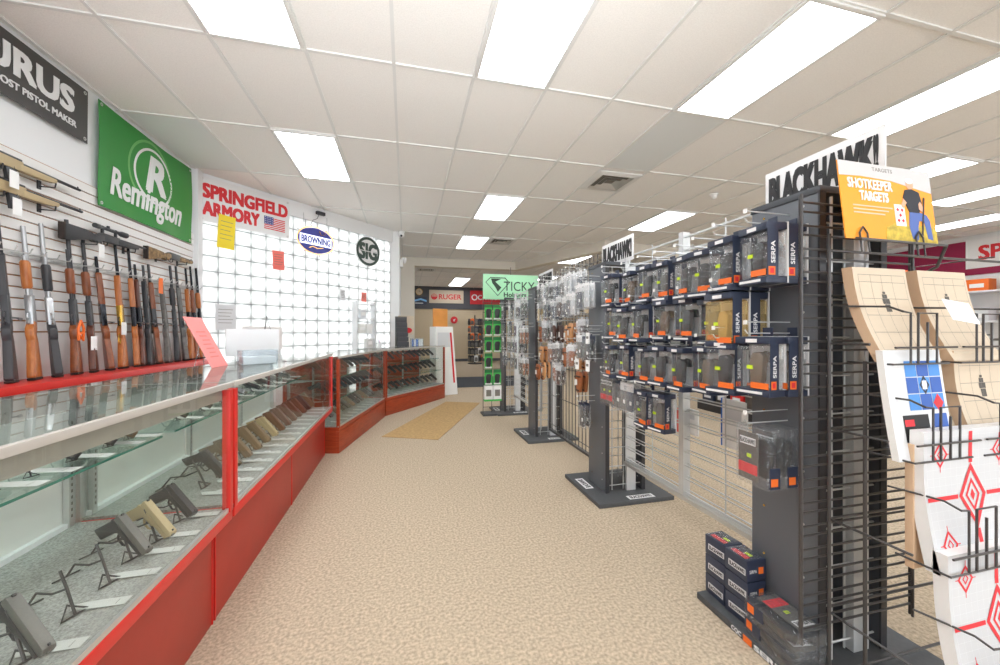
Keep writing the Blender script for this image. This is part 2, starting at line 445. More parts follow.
# ------------------------------------------------------------------ lights and fittings in the ceiling
def make_troffer():
    t = thing('ceiling_light', '', 'light')
    f = MB(); W, L = .305, .61
    for a in ((-W, W, -L, -L + .03), (-W, W, L - .03, L), (-W, -W + .03, -L + .03, L - .03), (W - .03, W, -L + .03, L - .03)):
        f.box(a[0], a[1], a[2], a[3], -.012, .012, 'grid_white')
    f.build('frame', t, bev=.003)
    MB().box(-W + .028, W - .028, -L + .028, L - .028, -.004, .008, 'diffuser').build('diffuser', t)
    return t
TRO = Proto(make_troffer)
LIGHTS = [(-2, -1, 'over the aisle side of the gun counter'), (1, -1, 'over the carpeted aisle, closest to the entrance'),
          (4, -1, 'just ahead of the pale blank tile, left of the banner tower'), (7, -1, 'above the banner tower beside the paper targets'),
          (-2, 1, 'close to the diagonal glass block wall'), (2, 2, 'over the aisle in line with the far red case'),
          (2, 4, 'over the aisle ahead of the ceiling beam'), (7, 2, 'beyond the white dome on the ceiling'),
          (10, 0, 'past the orange poster, in the right-hand sales area'), (16, 1, 'near the maroon wall band'),
          (3, 9, 'behind the ceiling beam, in front of the dark sign band'), (3, 10, 'last in the rear room before the dark sign band'),
          (7, 5, 'over the rear racks'), (13, 4, 'far along the maroon wall'), (13, 0, 'between poster and maroon wall'),
          (-2, -4, 'behind the viewpoint over the counter'), (1, -4, 'behind the viewpoint over the aisle'), (4, -4, 'behind the viewpoint over the racks'),
          (8, -4, 'behind the viewpoint by the right racks'), (13, -3, 'behind the viewpoint by the right wall'), (8, 8, 'in the rear room on the far right')]
for i, (kx, ky, d) in enumerate(LIGHTS):
    TRO.place('lit rectangular ceiling panel ' + d, (GX(kx) + .305, GY(ky) + .61, CZ), group='fluorescent ceiling panels')
def make_vent():
    t = thing('ceiling_vent', '', 'vent')
    f = MB(); a = .3
    for q in range(4):
        T = Matrix.Rotation(q * math.pi / 2, 4, 'Z')
        f.add([(-a, -a, -.004), (a, -a, -.004), (a - .07, -a + .07, -.018), (-a + .07, -a + .07, -.018), (-a, -a, .01), (a, -a, .01)], [(0, 1, 2, 3), (0, 4, 5, 1)], 'grid_white', T)
    f.build('frame', t)
    l = MB()
    for k, r in enumerate((.225, .16, .095)):
        for q in range(4):
            T = Matrix.Rotation(q * math.pi / 2, 4, 'Z')
            l.add([(-r, -r, -.016), (r, -r, -.016), (r - .035, -r + .035, .008), (-r + .035, -r + .035, .008)], [(0, 1, 2, 3)], 'alu', T)
    l.build('louver', t)
    MB().box(-.24, .24, -.24, .24, .009, .011, 'ink_soft').build('duct_opening', t)
    return t
VENT = Proto(make_vent)
VENT.place('square louvered ceiling vent beside the pale blank tile', (GX(4) + .305, GY(1) + .4, CZ))
VENT.place('square louvered ceiling vent behind the small aisle lights', (GX(3) + .305, GY(4) + .3, CZ))
VENT.place('square ceiling vent of the rear room behind the beam', (GX(1) + .1, GY(7) + .9, CZ))
t = thing('ceiling_sensor', 'small white dome sensor on the ceiling above the holster racks', 'sensor', (4.36, 4.62, CZ))
MB().lathe([(0, -.02), (.06, -.02), (.06, .0), (0, .0)], 'white').build('base', t)
MB().lathe([(0, -.075), (.02, -.073), (.038, -.06), (.045, -.04), (.045, -.02)], 'white').build('dome', t, smooth=True)
t = thing('security_camera', 'small white dome camera at the ceiling corner of the glass block wall', 'camera', (pe.x + .06, pe.y - .14, CZ))
MB().lathe([(0, -.03), (.07, -.03), (.07, 0), (0, 0)], 'white').build('mount', t)
MB().lathe([(0, -.13), (.03, -.125), (.055, -.1), (.06, -.07), (.055, -.03)], 'white').build('housing', t, smooth=True)
MB().cyl((0, -.035, -.095), (0, -.066, -.105), .022, 'black').build('lens', t)
t = thing('emergency_light', 'white twin head emergency light on the wall end by the beam', 'light', (pe.x + .03, pe.y + .05, 2.75))
MB().box(0, .06, -.12, .12, -.12, .02, 'white').build('housing', t, bev=.006)
for y in (-.07, .07): MB().cyl((.05, y, .04), (.11, y - .02, .02), .035, 'white', .05).build('lamp_head', t, smooth=True)

# ------------------------------------------------------------------ display cases
def make_case(name, label, org, rz, L, ztop, zr, depth, shelves, side, wood_side=False, kick='kick', recess=.08, valance=False):
    t = thing(name, label, 'display case', (org[0], org[1], 0), rz)
    k = MB().box(.0, L, recess, depth, .0, zr - .06, kick); k.build('base', t, bev=.003)
    if recess > .05:
        sm = MB()
        for x in (0.0, L / 2, L): sm.box(max(0, x - .006), min(L, x + .006), recess - .004, recess + .01, .0, zr - .07, 'red')
        sm.build('base_seam', t)
    MB().box(.0, L, .0, depth, zr - .055, zr - .012, 'red' if not wood_side else 'cherry').build('bottom_rail', t, bev=.005)
    MB().box(.01, L - .01, .02, depth - .002, zr - .011, zr, 'deck').build('deck', t)
    MB().box(.0, L, .004, .016, zr - .012, zr + .006, 'alu').build('glass_channel', t)
    for x in (0, L - .03): MB().box(x, x + .03, -.002, .03, zr - .014, ztop - .03, 'red' if not wood_side else 'cherry').build('corner_post', t, bev=.003)
    for x in (0, L - .03): MB().box(x, x + .03, depth - .03, depth, zr - .014, ztop - .03, 'alu' if not wood_side else 'cherry').build('corner_post', t, bev=.003)
    MB().box(.03, L - .03, .006, .012, zr, ztop - .025, 'case_glass').build('front_glass', t)
    MB().box(-.003, L + .003, -.003, .014, ztop - .02, ztop + .002, 'alu_white').build('top_trim', t, bev=.002)
    MB().box(0, L, .022, depth, ztop - .008, ztop, 'top_glass').build('top_glass', t)
    MB().box(.0, L, depth - .02, depth, ztop - .09, ztop - .009, 'alu_white').build('rear_rail', t)
    b = MB()
    if wood_side:
        b.box(.03, L - .03, depth - .02, depth - .008, zr, ztop - .09, 'cherry')
    else:
        n = max(2, round(L / .8))
        for i in range(n):
            b.box(.03 + i * (L - .06) / n, .03 + (i + 1) * (L - .06) / n - .012, depth - .02 - .006 * (i % 2), depth - .012 - .006 * (i % 2), zr + .02, ztop - .09, 'door_grey')
        b.box(.03, L - .03, depth - .045, depth - .008, zr, zr + .02, 'white')
    b.build('rear_door', t)
    if valance: MB().box(.02, L - .02, .03, .065, ztop - .075, ztop - .012, 'valance').build('light_valance', t, bev=.003)
    u = MB(); nx = 3
    for i in range(nx + 1):
        x = .05 + i * (L - .1) / nx; u.box(x - .012, x + .012, depth - .05, depth - .03, zr, ztop - .1, 'alu')
        for q in range(int((ztop - zr - .15) / .025)): u.box(x - .003, x + .003, depth - .0515, depth - .05, zr + .04 + q * .025, zr + .052 + q * .025, 'ink_soft')
    u.build('shelf_standard', t)
    for x0, x1, on in ((.004, .01, 'glass'), (L - .01, L - .004, 'glass')):
        MB().box(x0, x1, .03, depth - .03, zr, ztop - .01, 'case_glass').build('end_glass', t)
    for z, y0 in shelves:
        sh = MB().box(.035, L - .035, y0, depth - .05, z - .008, z, 'shelf_glass').build('glass_shelf', t)
        MB().box(.035, L - .035, y0 - .0015, y0, z - .008, z, 'glass_edge').build('polished_edge', sh)
        br = MB()
        for i in range(nx + 1):
            x = .05 + i * (L - .1) / nx
            br.prism([(depth - .03, z - .009), (y0 + .04, z - .009), (depth - .03, z - .05)], x - .002, x + .002, 'alu', lambda a, bb, q: (q, a, bb))
        br.build('shelf_bracket', t)
    return t
caseA = make_case('display_case', 'long glass counter with red rail beside the gun wall, closest to the entrance', (-.76, .10), R(90), 1.85, 1.075, .515, .60, [(.86, .25)], None, valance=True)
caseB = make_case('display_case', 'glass counter with red rail holding a brown row, before the angled cases', (-.76, 1.97), R(90), 2.37, 1.075, .515, .60, [(.86, .25)], None)
aC = math.atan2(1.79, .394); aD = math.atan2(1.45, 1.056)
caseC = make_case('display_case', 'angled wood and glass case between the straight counter and the curved end', (-.70, 4.37), aC, 1.80, 1.04, .29, .60, [(.79, .12), (.56, .08)], None, True, 'cherry', .0)
caseD = make_case('display_case', 'last wood and glass case at the far end of the counter', (-.304, 6.155), aD, 1.79, 1.04, .29, .60, [(.79, .12), (.56, .08)], None, True, 'cherry', .0)
MB().box(-.001, .0, .03, .57, .0, .28, 'cherry').build('end_panel', caseC)

def caseM(case): return case.matrix_basis.copy() if False else Matrix.Translation(case.location) @ Matrix.Rotation(case.rotation_euler.z, 4, 'Z')

# ------------------------------------------------------------------ pistols, stands and price cards
def make_pistol(slide='gun_black', grip='gun_black', name='pistol'):
    t = thing(name, '', 'pistol')
    P = lambda a, b, q: (a, q, b)
    MB().prism([(-.006, .104), (.178, .104), (.182, .108), (.182, .124), (.176, .131), (.0, .131), (-.006, .126)], -.0135, .0135, slide, P).build('slide', t, bev=.002)
    MB().prism([(-.004, .104), (-.016, .098), (-.014, .088), (-.05, .004), (-.046, -.002), (-.004, -.004), (.0, .002), (.028, .066), (.04, .078), (.09, .08), (.1, .088), (.172, .088), (.176, .104)], -.0145, .0145, grip, P).build('frame', t, bev=.004)
    MB().tube([(.034, 0, .074), (.04, 0, .052), (.05, 0, .044), (.078, 0, .044), (.088, 0, .052), (.092, 0, .084)], .004, grip, 6).build('trigger_guard', t)
    MB().tube([(.052, 0, .082), (.058, 0, .066), (.054, 0, .054)], .003, 'gun_black', 5).build('trigger', t)
    MB().cyl((.17, 0, .118), (.185, 0, .118), .006, 'gun_grey', seg=10).build('muzzle', t)
    s = MB().box(-.002, .004, -.004, .004, .13, .137, 'gun_black').box(.168, .174, -.002, .002, .13, .137, 'gun_black'); s.build('sights', t)
    return t
PIST = {c: Proto(lambda c=c, d=d: make_pistol(c, d)) for c, d in (('gun_black', 'gun_black'), ('gun_grey', 'gun_black'), ('gun_tan', 'gun_tan'), ('gun_brown', 'gun_brown'), ('gun_red', 'gun_red'), ('gun_steel', 'gun_black'))}
PNAME = {'gun_black': 'black', 'gun_grey': 'two-tone grey', 'gun_tan': 'tan', 'gun_brown': 'olive brown', 'gun_red': 'red-brown', 'gun_steel': 'silver slide'}
def make_revolver():
    t = thing('revolver', '', 'pistol'); P = lambda a, b, q: (a, q, b)
    MB().cyl((.05, 0, .116), (.18, 0, .116), .009, 'gun_black', seg=12).build('barrel', t, smooth=True)
    MB().cyl((.012, 0, .106), (.052, 0, .106), .02, 'gun_grey', seg=12).build('cylinder', t, smooth=True)
    MB().prism([(-.02, .122), (.06, .13), (.06, .085), (.0, .078), (-.03, .1)], -.009, .009, 'gun_black', P).build('frame', t, bev=.002)
    MB().prism([(-.03, .1), (.0, .078), (-.02, .04), (-.03, .0), (-.06, -.002), (-.066, .01), (-.045, .06)], -.013, .013, 'walnut', P).build('grip', t, bev=.005)
    MB().tube([(.0, 0, .08), (.004, 0, .055), (.02, 0, .048), (.04, 0, .055), (.046, 0, .086)], .0035, 'gun_black', 6).build('trigger_guard', t)
    return t
REV = Proto(make_revolver)
def make_stand():
    t = thing('pistol_stand', '', 'stand')
    MB().tube([(-.03, .0, .14), (.0, 0, .085), (.035, 0, .004)], .0045, 'wire_black', 6).tube([(.0, 0, .085), (-.06, 0, .06), (-.13, 0, .055), (-.17, 0, .004)], .004, 'wire_black', 6).build('upright', t, smooth=True)
    MB().tube([(.035, 0, .004), (.035, .035, .004), (.0, .0, .03), (.035, -.035, .004)], .004, 'wire_black', 6, True).tube([(-.17, -.04, .004), (-.17, .04, .004)], .003, 'wire_black', 6).build('foot', t)
    return t
STAND = Proto(make_stand)
def make_card():
    b = MB().add([(-.024, 0, 0), (.024, 0, 0), (.024, .13, .004), (0.0, .165, .012), (-.024, .15, .008),
                  (-.024, 0, .001), (.024, 0, .001), (.024, .13, .005), (0, .165, .013), (-.024, .15, .009)],
                 [(4, 3, 2, 1, 0), (5, 6, 7, 8, 9), (0, 1, 6, 5), (1, 2, 7, 6), (2, 3, 8, 7), (3, 4, 9, 8), (4, 0, 5, 9)], 'card_grey')
    o = b.build('price_card'); tag(o, '', 'price card')
    l = MB()
    for i in range(4): l.box(-.016, .012 - .004 * (i % 2), .03 + i * .018, .034 + i * .018, .0022 + i * .0006, .0027 + i * .0006, 'ink_soft')
    l.build('printed_lines', o)
    return o
CARD = Proto(make_card)
def pistolM(case, x, y, z, tilt=32, turn=0, roll=0):
    """muzzle towards the customer side and downwards"""
    T = caseM(case) @ Matrix.Translation((x, y, z)) @ Matrix.Rotation(R(-90 + turn), 4, 'Z') @ Matrix.Rotation(R(tilt), 4, 'Y') @ Matrix.Rotation(R(roll), 4, 'X')
    return T @ Matrix.Scale(.9, 4) @ Matrix.Translation((-.09, 0, -.06))
# first counter: deck
deckA = [(1.165, .145, 'gun_grey'), (1.321, .155, None), (1.461, .163, None), (1.594, .185, 'gun_grey'), (1.706, .172, 'gun_tan'), (1.87, .178, 'gun_black')]
WHA = 'on the grey deck of the first glass counter'
i = 0
for n, (yy, dy, c) in enumerate(deckA):
    x = yy - .10; nxt = ORD[n]
    STAND.place(f'black wire pistol stand {WHA}, {nxt} along', M=caseM(caseA) @ Matrix.Translation((x - .01, dy + .0, .516)) @ Matrix.Rotation(R(-90 - 24), 4, 'Z') @ Matrix.Scale(.85, 4), group='stands on the first deck')
    if c: PIST[c].place(f'{PNAME[c]} pistol {WHA}, {nxt} along', M=pistolM(caseA, x, dy, .562, 40, -26), group='pistols on the first deck')
    CARD.place(f'white price card {WHA}, {nxt} along', M=caseM(caseA) @ Matrix.Translation((x + .02, .03, .5165)) @ Matrix.Rotation(R(4), 4, 'Z') @ Matrix.Scale(.8, 4), group='price cards on the first deck')
for n, (x, y) in enumerate(((1.30, .47), (1.36, .44), (1.05, .50))):
    CARD.place(f'white paper slip lying by the rear doors of the first glass counter, {ORD[n]} of three', M=caseM(caseA) @ Matrix.Translation((x, y, .518 + n * .0012)) @ Matrix.Rotation(R(70 + 14 * n), 4, 'Z'), group='paper slips at the rear of the first deck')
# first counter: upper glass shelf
for n, (x, c) in enumerate(((1.06, 'gun_black'), (1.24, 'gun_grey'), (1.355, None), (1.50, 'gun_black'), (1.66, 'gun_black'), (1.77, 'gun_brown'))):
    w_ = 'on the upper glass shelf of the first counter'
    STAND.place(f'black wire stand {w_}, {ORD[n]} along', M=caseM(caseA) @ Matrix.Translation((x + .01, .36, .861)) @ Matrix.Rotation(R(-115), 4, 'Z') @ Matrix.Scale(.5, 4), group='stands on the first upper shelf')
    if c: PIST[c].place(f'{PNAME[c]} pistol {w_}, {ORD[n]} along', M=pistolM(caseA, x, .33, .895, 12, -35, 58), group='pistols on the first upper shelf')
    CARD.place(f'white price card {w_}, {ORD[n]} along', M=caseM(caseA) @ Matrix.Translation((x + .05, .262, .8615)), group='price cards on the first upper shelf')
# second counter
WHB = 'on the deck of the second counter'
k = 0
for n in range(14):
    x = .10 + n * .158
    c = [None, 'gun_black', 'gun_brown', 'gun_brown', 'gun_brown', 'gun_brown', 'gun_tan', 'gun_red', 'gun_red', 'gun_red', 'gun_red', 'gun_red', 'gun_black', 'gun_brown'][n]
    if c:
        PIST[c].place(f'{PNAME[c]} pistol standing tilted {WHB}, {ORD[n]} place along', M=pistolM(caseB, x, .22, .60, 48, -14), group='pistols on the second deck')
        STAND.place(f'black wire stand under pistol {WHB}, {ORD[n]} place along', M=caseM(caseB) @ Matrix.Translation((x, .26, .516)) @ Matrix.Rotation(R(-98), 4, 'Z'), group='stands on the second deck')
    CARD.place(f'white price card {WHB}, {ORD[n]} place along', M=caseM(caseB) @ Matrix.Translation((x + .05, .035, .5165)), group='price cards on the second deck')
def make_ringtag():
    o = MB().ring(.012, .024, 0, .003, 'white', 20).build('ring_tag'); tag(o, '', 'tag')
    MB().box(-.003, .003, -.075, -.02, 0, .0015, 'paper').build('stem', o); return o
RING = Proto(make_ringtag)
for n in range(9):
    RING.place(f'white ring tag lying {WHB}, {ORD[n]} along', M=caseM(caseB) @ Matrix.Translation((.17 + n * .158, .125, .517)) @ Matrix.Rotation(R(12), 4, 'Z'), group='ring tags on the second deck')
for n in range(9):
    x = .25 + n * .235; w_ = 'on the upper glass shelf of the second counter'
    c = ['gun_black', 'gun_grey', 'gun_black', 'gun_steel', 'gun_black', 'gun_black', 'gun_grey', 'gun_black', 'gun_red'][n]
    PIST[c].place(f'{PNAME[c]} pistol {w_}, {ORD[n]} along', M=pistolM(caseB, x, .33, .895, 12, -30, 58), group='pistols on the second upper shelf')
    STAND.place(f'black wire stand {w_}, {ORD[n]} along', M=caseM(caseB) @ Matrix.Translation((x, .36, .861)) @ Matrix.Rotation(R(-115), 4, 'Z') @ Matrix.Scale(.5, 4), group='stands on the second upper shelf')
    CARD.place(f'white price card {w_}, {ORD[n]} along', M=caseM(caseB) @ Matrix.Translation((x + .05, .262, .8615)), group='price cards on the second upper shelf')
# angled wood cases: three tiers each
for case, cn, cnt in ((caseC, 'the angled wood case', 10), (caseD, 'the last wood case', 11)):
    for z, tn, y in ((.298, 'deck', .22), (.56, 'middle shelf', .26), (.79, 'upper shelf', .30)):
        for n in range(cnt):
            x = .13 + n * (1.54 / (cnt - 1))
            c = 'gun_black'
            if tn == 'deck': c = ('gun_grey', 'gun_brown', 'gun_black')[n % 3] if cn.startswith('the angled') else ('gun_black', 'gun_grey')[n % 2]
            if tn == 'upper shelf' and cn.startswith('the angled'): c = 'gun_red' if n < 5 else 'gun_black'
            if tn == 'upper shelf' and cn.startswith('the last') and 2 < n < 6:
                REV.place(f'dark revolver with wooden grip on the {tn} of {cn}, {ORD[n]} along', M=pistolM(case, x, y, z + .085, 40, 25), group=f'pistols on the {tn} of {cn}')
            else:
                PIST[c].place(f'{PNAME[c]} pistol on the {tn} of {cn}, {ORD[n]} along', M=pistolM(case, x, y, z + .088, 44, 18), group=f'pistols on the {tn} of {cn}')
            if tn == 'deck': CARD.place(f'white price card on the deck of {cn}, {ORD[n]} along', M=caseM(case) @ Matrix.Translation((x + .03, .03, z + .001)) @ Matrix.Scale(.8, 4), group=f'price cards of {cn}')
# things on the counter tops
t = thing('sign_sheet', 'tall pink notice leaning upright on the glass counter top', 'sign', (-1.19, 2.87, 1.076), R(90))
TS = Matrix.Rotation(R(-26), 4, 'X')
sh = MB().prism([(-.11, 0), (.11, 0), (.11, .36), (-.11, .36)], 0, .003, 'pink', T=TS).build('sheet', t)
l = MB()
for k in range(7): l.box(-.055 + .01 * (k % 3), .055 - .012 * (k % 2), -.0008, 0, .25 - k * .03, .258 - k * .03, 'pink_ink', TS)
l.build('printed_lines', sh)
MB().tube([(-.06, .12, .004), (0, .105, .2), (.06, .12, .004)], .003, 'acrylic', 6).build('easel', t)
def acry(name, label, x, y, w, d, h, rz):
    t = thing(name, label, 'box', (x, y, 1.076), rz)
    b = MB()
    for a in ((-w / 2, w / 2, -d / 2, -d / 2 + .004), (-w / 2, w / 2, d / 2 - .004, d / 2), (-w / 2, -w / 2 + .004, -d / 2, d / 2), (w / 2 - .004, w / 2, -d / 2, d / 2)): b.box(*a, 0, h, 'acrylic')
    b.box(-w / 2, w / 2, -d / 2, d / 2, 0, .004, 'acrylic'); b.build('tray', t)
    MB().box(-w / 2 + .01, w / 2 - .01, -d / 2 + .01, d / 2 - .01, .006, h * .55, 'paper').build('paper_stack', t, bev=.002)
    return t
acry('leaflet_holder', 'low clear leaflet holder beside the pink notice', -1.02, 3.02, .22, .12, .10, R(35))
t = thing('register_display', 'pale back of a monitor standing on the counter behind the pink notice', 'monitor', (-1.12, 3.22, 1.076), R(28))
MB().box(-.17, .17, -.015, .015, .05, .25, 'paper_grey').build('panel', t, bev=.005)
MB().box(-.03, .03, -.02, .02, .0, .06, 'paper_grey').box(-.10, .10, -.07, .07, 0, .01, 'paper_grey').build('foot', t, bev=.003)
def make_post():
    t = thing('wire_sign_holder', '', 'sign holder')
    MB().cyl((0, 0, 0), (0, 0, .006), .03, 'alu', seg=14).build('base', t); MB().cyl((0, 0, 0), (0, 0, .15), .003, 'alu', seg=6).build('stem', t); return t
SP = Proto(make_post)
for n, y in enumerate((3.55, 3.72, 3.90)): SP.place(f'thin wire holder standing on the second counter top, {ORD[n]} behind the pink notice', (-1.25, y, 1.076), group='wire holders on the counter')
TD = caseM(caseD)
t = thing('brochure_rack', 'dark grey tiered brochure rack on the far end of the counter', 'rack', M=TD @ Matrix.Translation((1.10, .50, 1.041)) @ Matrix.Rotation(R(-30), 4, 'Z'))
for k in range(6):
    MB().box(-.11, .11, -.03 + k * .02, .0 + k * .02, k * .09, k * .09 + .085, 'charcoal_wall').build('pocket', t, bev=.003)
MB().box(-.115, .115, .08, .095, 0, .56, 'gun_grey').build('back', t)
t = thing('poster_card', 'small cream poster card with red print behind the grey brochure rack', 'poster', M=TD @ Matrix.Translation((1.30, .57, 1.041)) @ Matrix.Rotation(R(-30), 4, 'Z'))
MB().box(-.16, .16, 0, .012, .22, .58, 'tan_card').build('card', t); MB().disc(.09, 0, .002, 'red_letter', 20, 1, .6, T=Matrix.Translation((.03, -.001, .30)) @ Matrix.Rotation(R(90), 4, 'X')).build('printed_motif', t)
MB().box(-.02, .02, 0, .012, 0, .22, 'alu').build('stem', t)
for n, (x, m) in enumerate(((1.18, 'blue'), (1.34, 'paper'))):
    t = thing('supply_box', f'{("blue", "white")[n]} and clear counter box on the far case top', 'box', M=TD @ Matrix.Translation((x, .30, 1.041)) @ Matrix.Rotation(R(-40), 4, 'Z'))
    MB().box(-.07, .07, -.05, .05, 0, .15, 'acrylic').build('case', t); 
    for q in range(3): MB().box(-.055 + q * .04, -.025 + q * .04, -.045, -.02, .004, .13, m if q != 1 else 'paper').build('packet', t)
t = thing('donation_jar', 'small white cup with pens at the angled case joint', 'cup', M=TD @ Matrix.Translation((.35, .42, 1.041)))
MB().lathe([(0, 0), (.035, 0), (.04, .09), (.037, .09), (.033, .005), (0, .005)], 'white').build('cup', t, smooth=True)
for q in range(3): MB().cyl((.01 * (q - 1), .0, .02), (.025 * (q - 1), .01, .16), .004, ('black', 'blue', 'red')[q], seg=6).build('pen', t)

# ------------------------------------------------------------------ gun wall: ledge, rail and long guns
t = thing('gun_ledge', 'red ledge below the slatwall carrying the upright long guns', 'shelf', (XL, 0, 0))
MB().box(0.02, .33, -2.0, 5.42, .93, .98, 'red').build('ledge_board', t, bev=.004)
MB().box(0.02, .29, -2.0, 5.42, 0, .93, 'wall_white').build('cabinet', t)
t = thing('gun_rail', 'row of metal barrel hooks across the slatwall', 'rail', (XL + .02, 0, 1.83))
MB().box(0, .012, 2.2, 5.4, -.02, .02, 'alu').build('bar', t)
for i in range(26):
    y = 2.8 + i * .103
    MB().tube([(.01, y, 0), (.11, y, .0), (.125, y, .03)], .0045, 'alu', 6).build('barrel_hook', t)

def make_rifle(kind, wd_, metal, L, scope=False, mag=False, fore=None):
    fore = fore or wd_
    t = thing('shotgun' if kind == 'pump' else 'rifle', '', 'long gun')
    P = lambda a, b, q: (b, q, a)
    st = [(.0, .022), (.0, -.10), (.012, -.106), (.10, -.088), (.25, -.05), (.285, -.062), (.33, -.058), (.36, -.032), (.38, -.03), (.38, .012), (.33, .018), (.29, -.004), (.24, .012), (.12, .02)]
    MB().prism(st, -.02, .02, wd_, P).build('stock', t, bev=.009)
    MB().prism([(-.016, .022), (-.016, -.10), (.0, -.104), (.0, .024)], -.0205, .0205, 'pad_rubber', P).build('butt_pad', t, bev=.004)
    rm = 'gold' if kind == 'lever_gold' else wd_ if kind == 'chassis' else metal
    MB().prism([(.33, .018), (.36, -.034), (.54, -.03), (.56, -.02), (.56, .034), (.37, .036)], -.017, .017, rm, P).build('receiver', t, bev=.004)
    MB().tube([(-.03, 0, .36), (-.062, 0, .37), (-.068, 0, .40), (-.06, 0, .43), (-.03, 0, .44)], .0045, metal, 6).tube([(-.03, 0, .395), (-.05, 0, .4)], .003, metal, 5).build('trigger_guard', t)
    MB().tube([(.02, 0, .52), (.02, 0, L)], [.0135, .0105 if kind != 'pump' else .0125], metal, 10).build('barrel', t, smooth=True)
    MB().box(.03, .04, -.0025, .0025, L - .02, L - .012, metal).build('front_sight', t)
    if kind == 'pump':
        MB().tube([(-.012, 0, .54), (-.012, 0, L * .8)], .0115, metal, 10).build('magazine_tube', t, smooth=True)
        MB().tube([(-.01, 0, .60), (-.01, 0, .615), (-.01, 0, .775), (-.01, 0, .79)], [.019, .025, .025, .019], fore, 12).build('forend', t, smooth=True)
    else:
        MB().prism([(.54, -.03), (.70, -.026), (.80, -.016), (.815, .0), (.81, .018), (.54, .018)], -.019, .019, fore, P).build('forend', t, bev=.008)
    if kind.startswith('lever'):
        MB().tube([(-.035, 0, .32), (-.08, 0, .27), (-.1, 0, .22), (-.075, 0, .2), (-.05, 0, .24)], .005, rm, 6).build('lever_loop', t)
    if kind == 'chassis': MB().box(.036, .05, -.01, .01, .34, .56, metal).build('top_rail', t, bev=.002)
    if kind in ('bolt', 'chassis'):
        MB().tube([(.01, -.015, .40), (.0, -.04, .395), (-.02, -.06, .385)], [.005, .005, .01], 'gun_steel', 8).build('bolt_handle', t)
    if mag: MB().prism([(.45, -.03), (.52, -.03), (.535, -.12), (.47, -.13)], -.011, .011, metal, P).build('magazine', t, bev=.003)
    if scope:
        s = MB().tube([(.082, 0, z) for z in (.30, .345, .355, .40, .50, .57, .60, .66)], [.02, .02, .0135, .0135, .0135, .0135, .024, .024], 'gun_black', 14).build('scope', t, smooth=True)
        MB().cyl((.082, 0, .445), (.112, 0, .445), .011, 'gun_black', seg=10).build('turret', s)
        for z in (.38, .53): MB().box(.034, .098, -.008, .008, z - .009, z + .009, 'gun_black').build('scope_ring', t, bev=.002)
    return t
RF = [(7.5, 3.04, 'bolt', 'black', 'gun_black', 1.03, False, 'black synthetic', None), (31, 3.197, 'pump', 'beech', 'gun_steel', 1.03, False, 'wood stocked pump', None),
      (54, 3.362, 'pump', 'black', 'gun_steel', 1.09, False, 'black stocked silver pump', None), (74, 3.533, 'pump', 'walnut', 'gun_black', 1.17, False, 'walnut long barrelled', None),
      (92, 3.694, 'pump', 'dark_walnut', 'gun_black', 1.03, False, 'dark walnut', 'walnut'), (108, 3.859, 'bolt', 'walnut', 'gun_blue', .95, False, 'short walnut', None),
      (122, 4.02, 'lever_gold', 'beech', 'gun_blue', 1.11, False, 'gold receiver', None), (136, 4.2, 'bolt', 'beech', 'gun_blue', 1.13, False, 'glossy orange wood', None),
      (142, 4.282, 'bolt', 'dark_walnut', 'gun_blue', .96, False, 'slim dark wood', None), (149, 4.389, 'bolt', 'black', 'gun_black', .97, False, 'slim black', None),
      (158, 4.517, 'bolt', 'walnut', 'gun_black', 1.0, True, 'scoped brown wood', None), (167, 4.675, 'bolt', 'grey_stock', 'gun_grey', .86, False, 'short grey', None),
      (177, 4.84, 'pump', 'black', 'gun_black', 1.04, False, 'black pump', None), (186, 4.99, 'bolt', 'grey_stock', 'gun_black', 1.06, False, 'grey laminated', None),
      (195, 5.12, 'bolt', 'beech', 'gun_blue', 1.06, False, 'pale wood', None), (199, 5.24, 'bolt', 'walnut', 'gun_blue', 1.1, False, 'reddish wood', None), (204, 5.36, 'pump', 'beech', 'gun_blue', 1.1, False, 'orange wood pump', None)]
guns = []
for n, (u, y, kind, wd_, me_, L, sc_, desc, fo) in enumerate(RF):
    o = make_rifle(kind, wd_, me_, L, sc_, fore=fo)
    o['label'] = f'{desc} long gun upright on the red ledge, {ORD[n]} from the entrance'; o['group'] = 'long guns on the red ledge'
    lean = math.atan2(.085, L)
    o.matrix_local = Matrix.Translation((XL + .135 + .012, y + .03, .998)) @ Matrix.Rotation(-lean, 4, 'Y') @ Matrix.Rotation(math.atan2(y, -2.42) + R((-10, -15, 9, -14, -8, 12, -16, -6)[n % 8]), 4, 'Z') @ Matrix.Translation((.035, 0, 0))
    guns.append(o)
def hang(kind, wd_, me_, L, scope, y, z, label, x=XL + .075, mag=False, scale=1.0, pitch=0):
    o = make_rifle(kind, wd_, me_, L, scope, mag, wd_); o['label'] = label
    o.matrix_local = Matrix(((0, 1, 0, x), (0, 0, 1, y), (1, 0, 0, z), (0, 0, 0, 1))) @ Matrix.Rotation(R(pitch), 4, 'Y') @ Matrix.Scale(scale, 4)
    hk = MB()
    return o
hang('chassis', 'gun_tan', 'gun_black', 1.03, False, 2.66, 2.40, 'tan stocked rifle hung level on the slatwall, upper of two', mag=True)
hang('chassis', 'gun_tan', 'gun_black', 1.03, False, 2.68, 2.235, 'tan stocked rifle hung level on the slatwall, lower of two', mag=True)
hang('bolt', 'black', 'gun_black', 1.0, True, 3.54, 2.105, 'dark rifle with large scope hung level above the upright guns')
hang('bolt', 'camo', 'gun_black', .82, False, 4.48, 2.135, 'camouflage stocked rifle hung level below the green banner', mag=False)
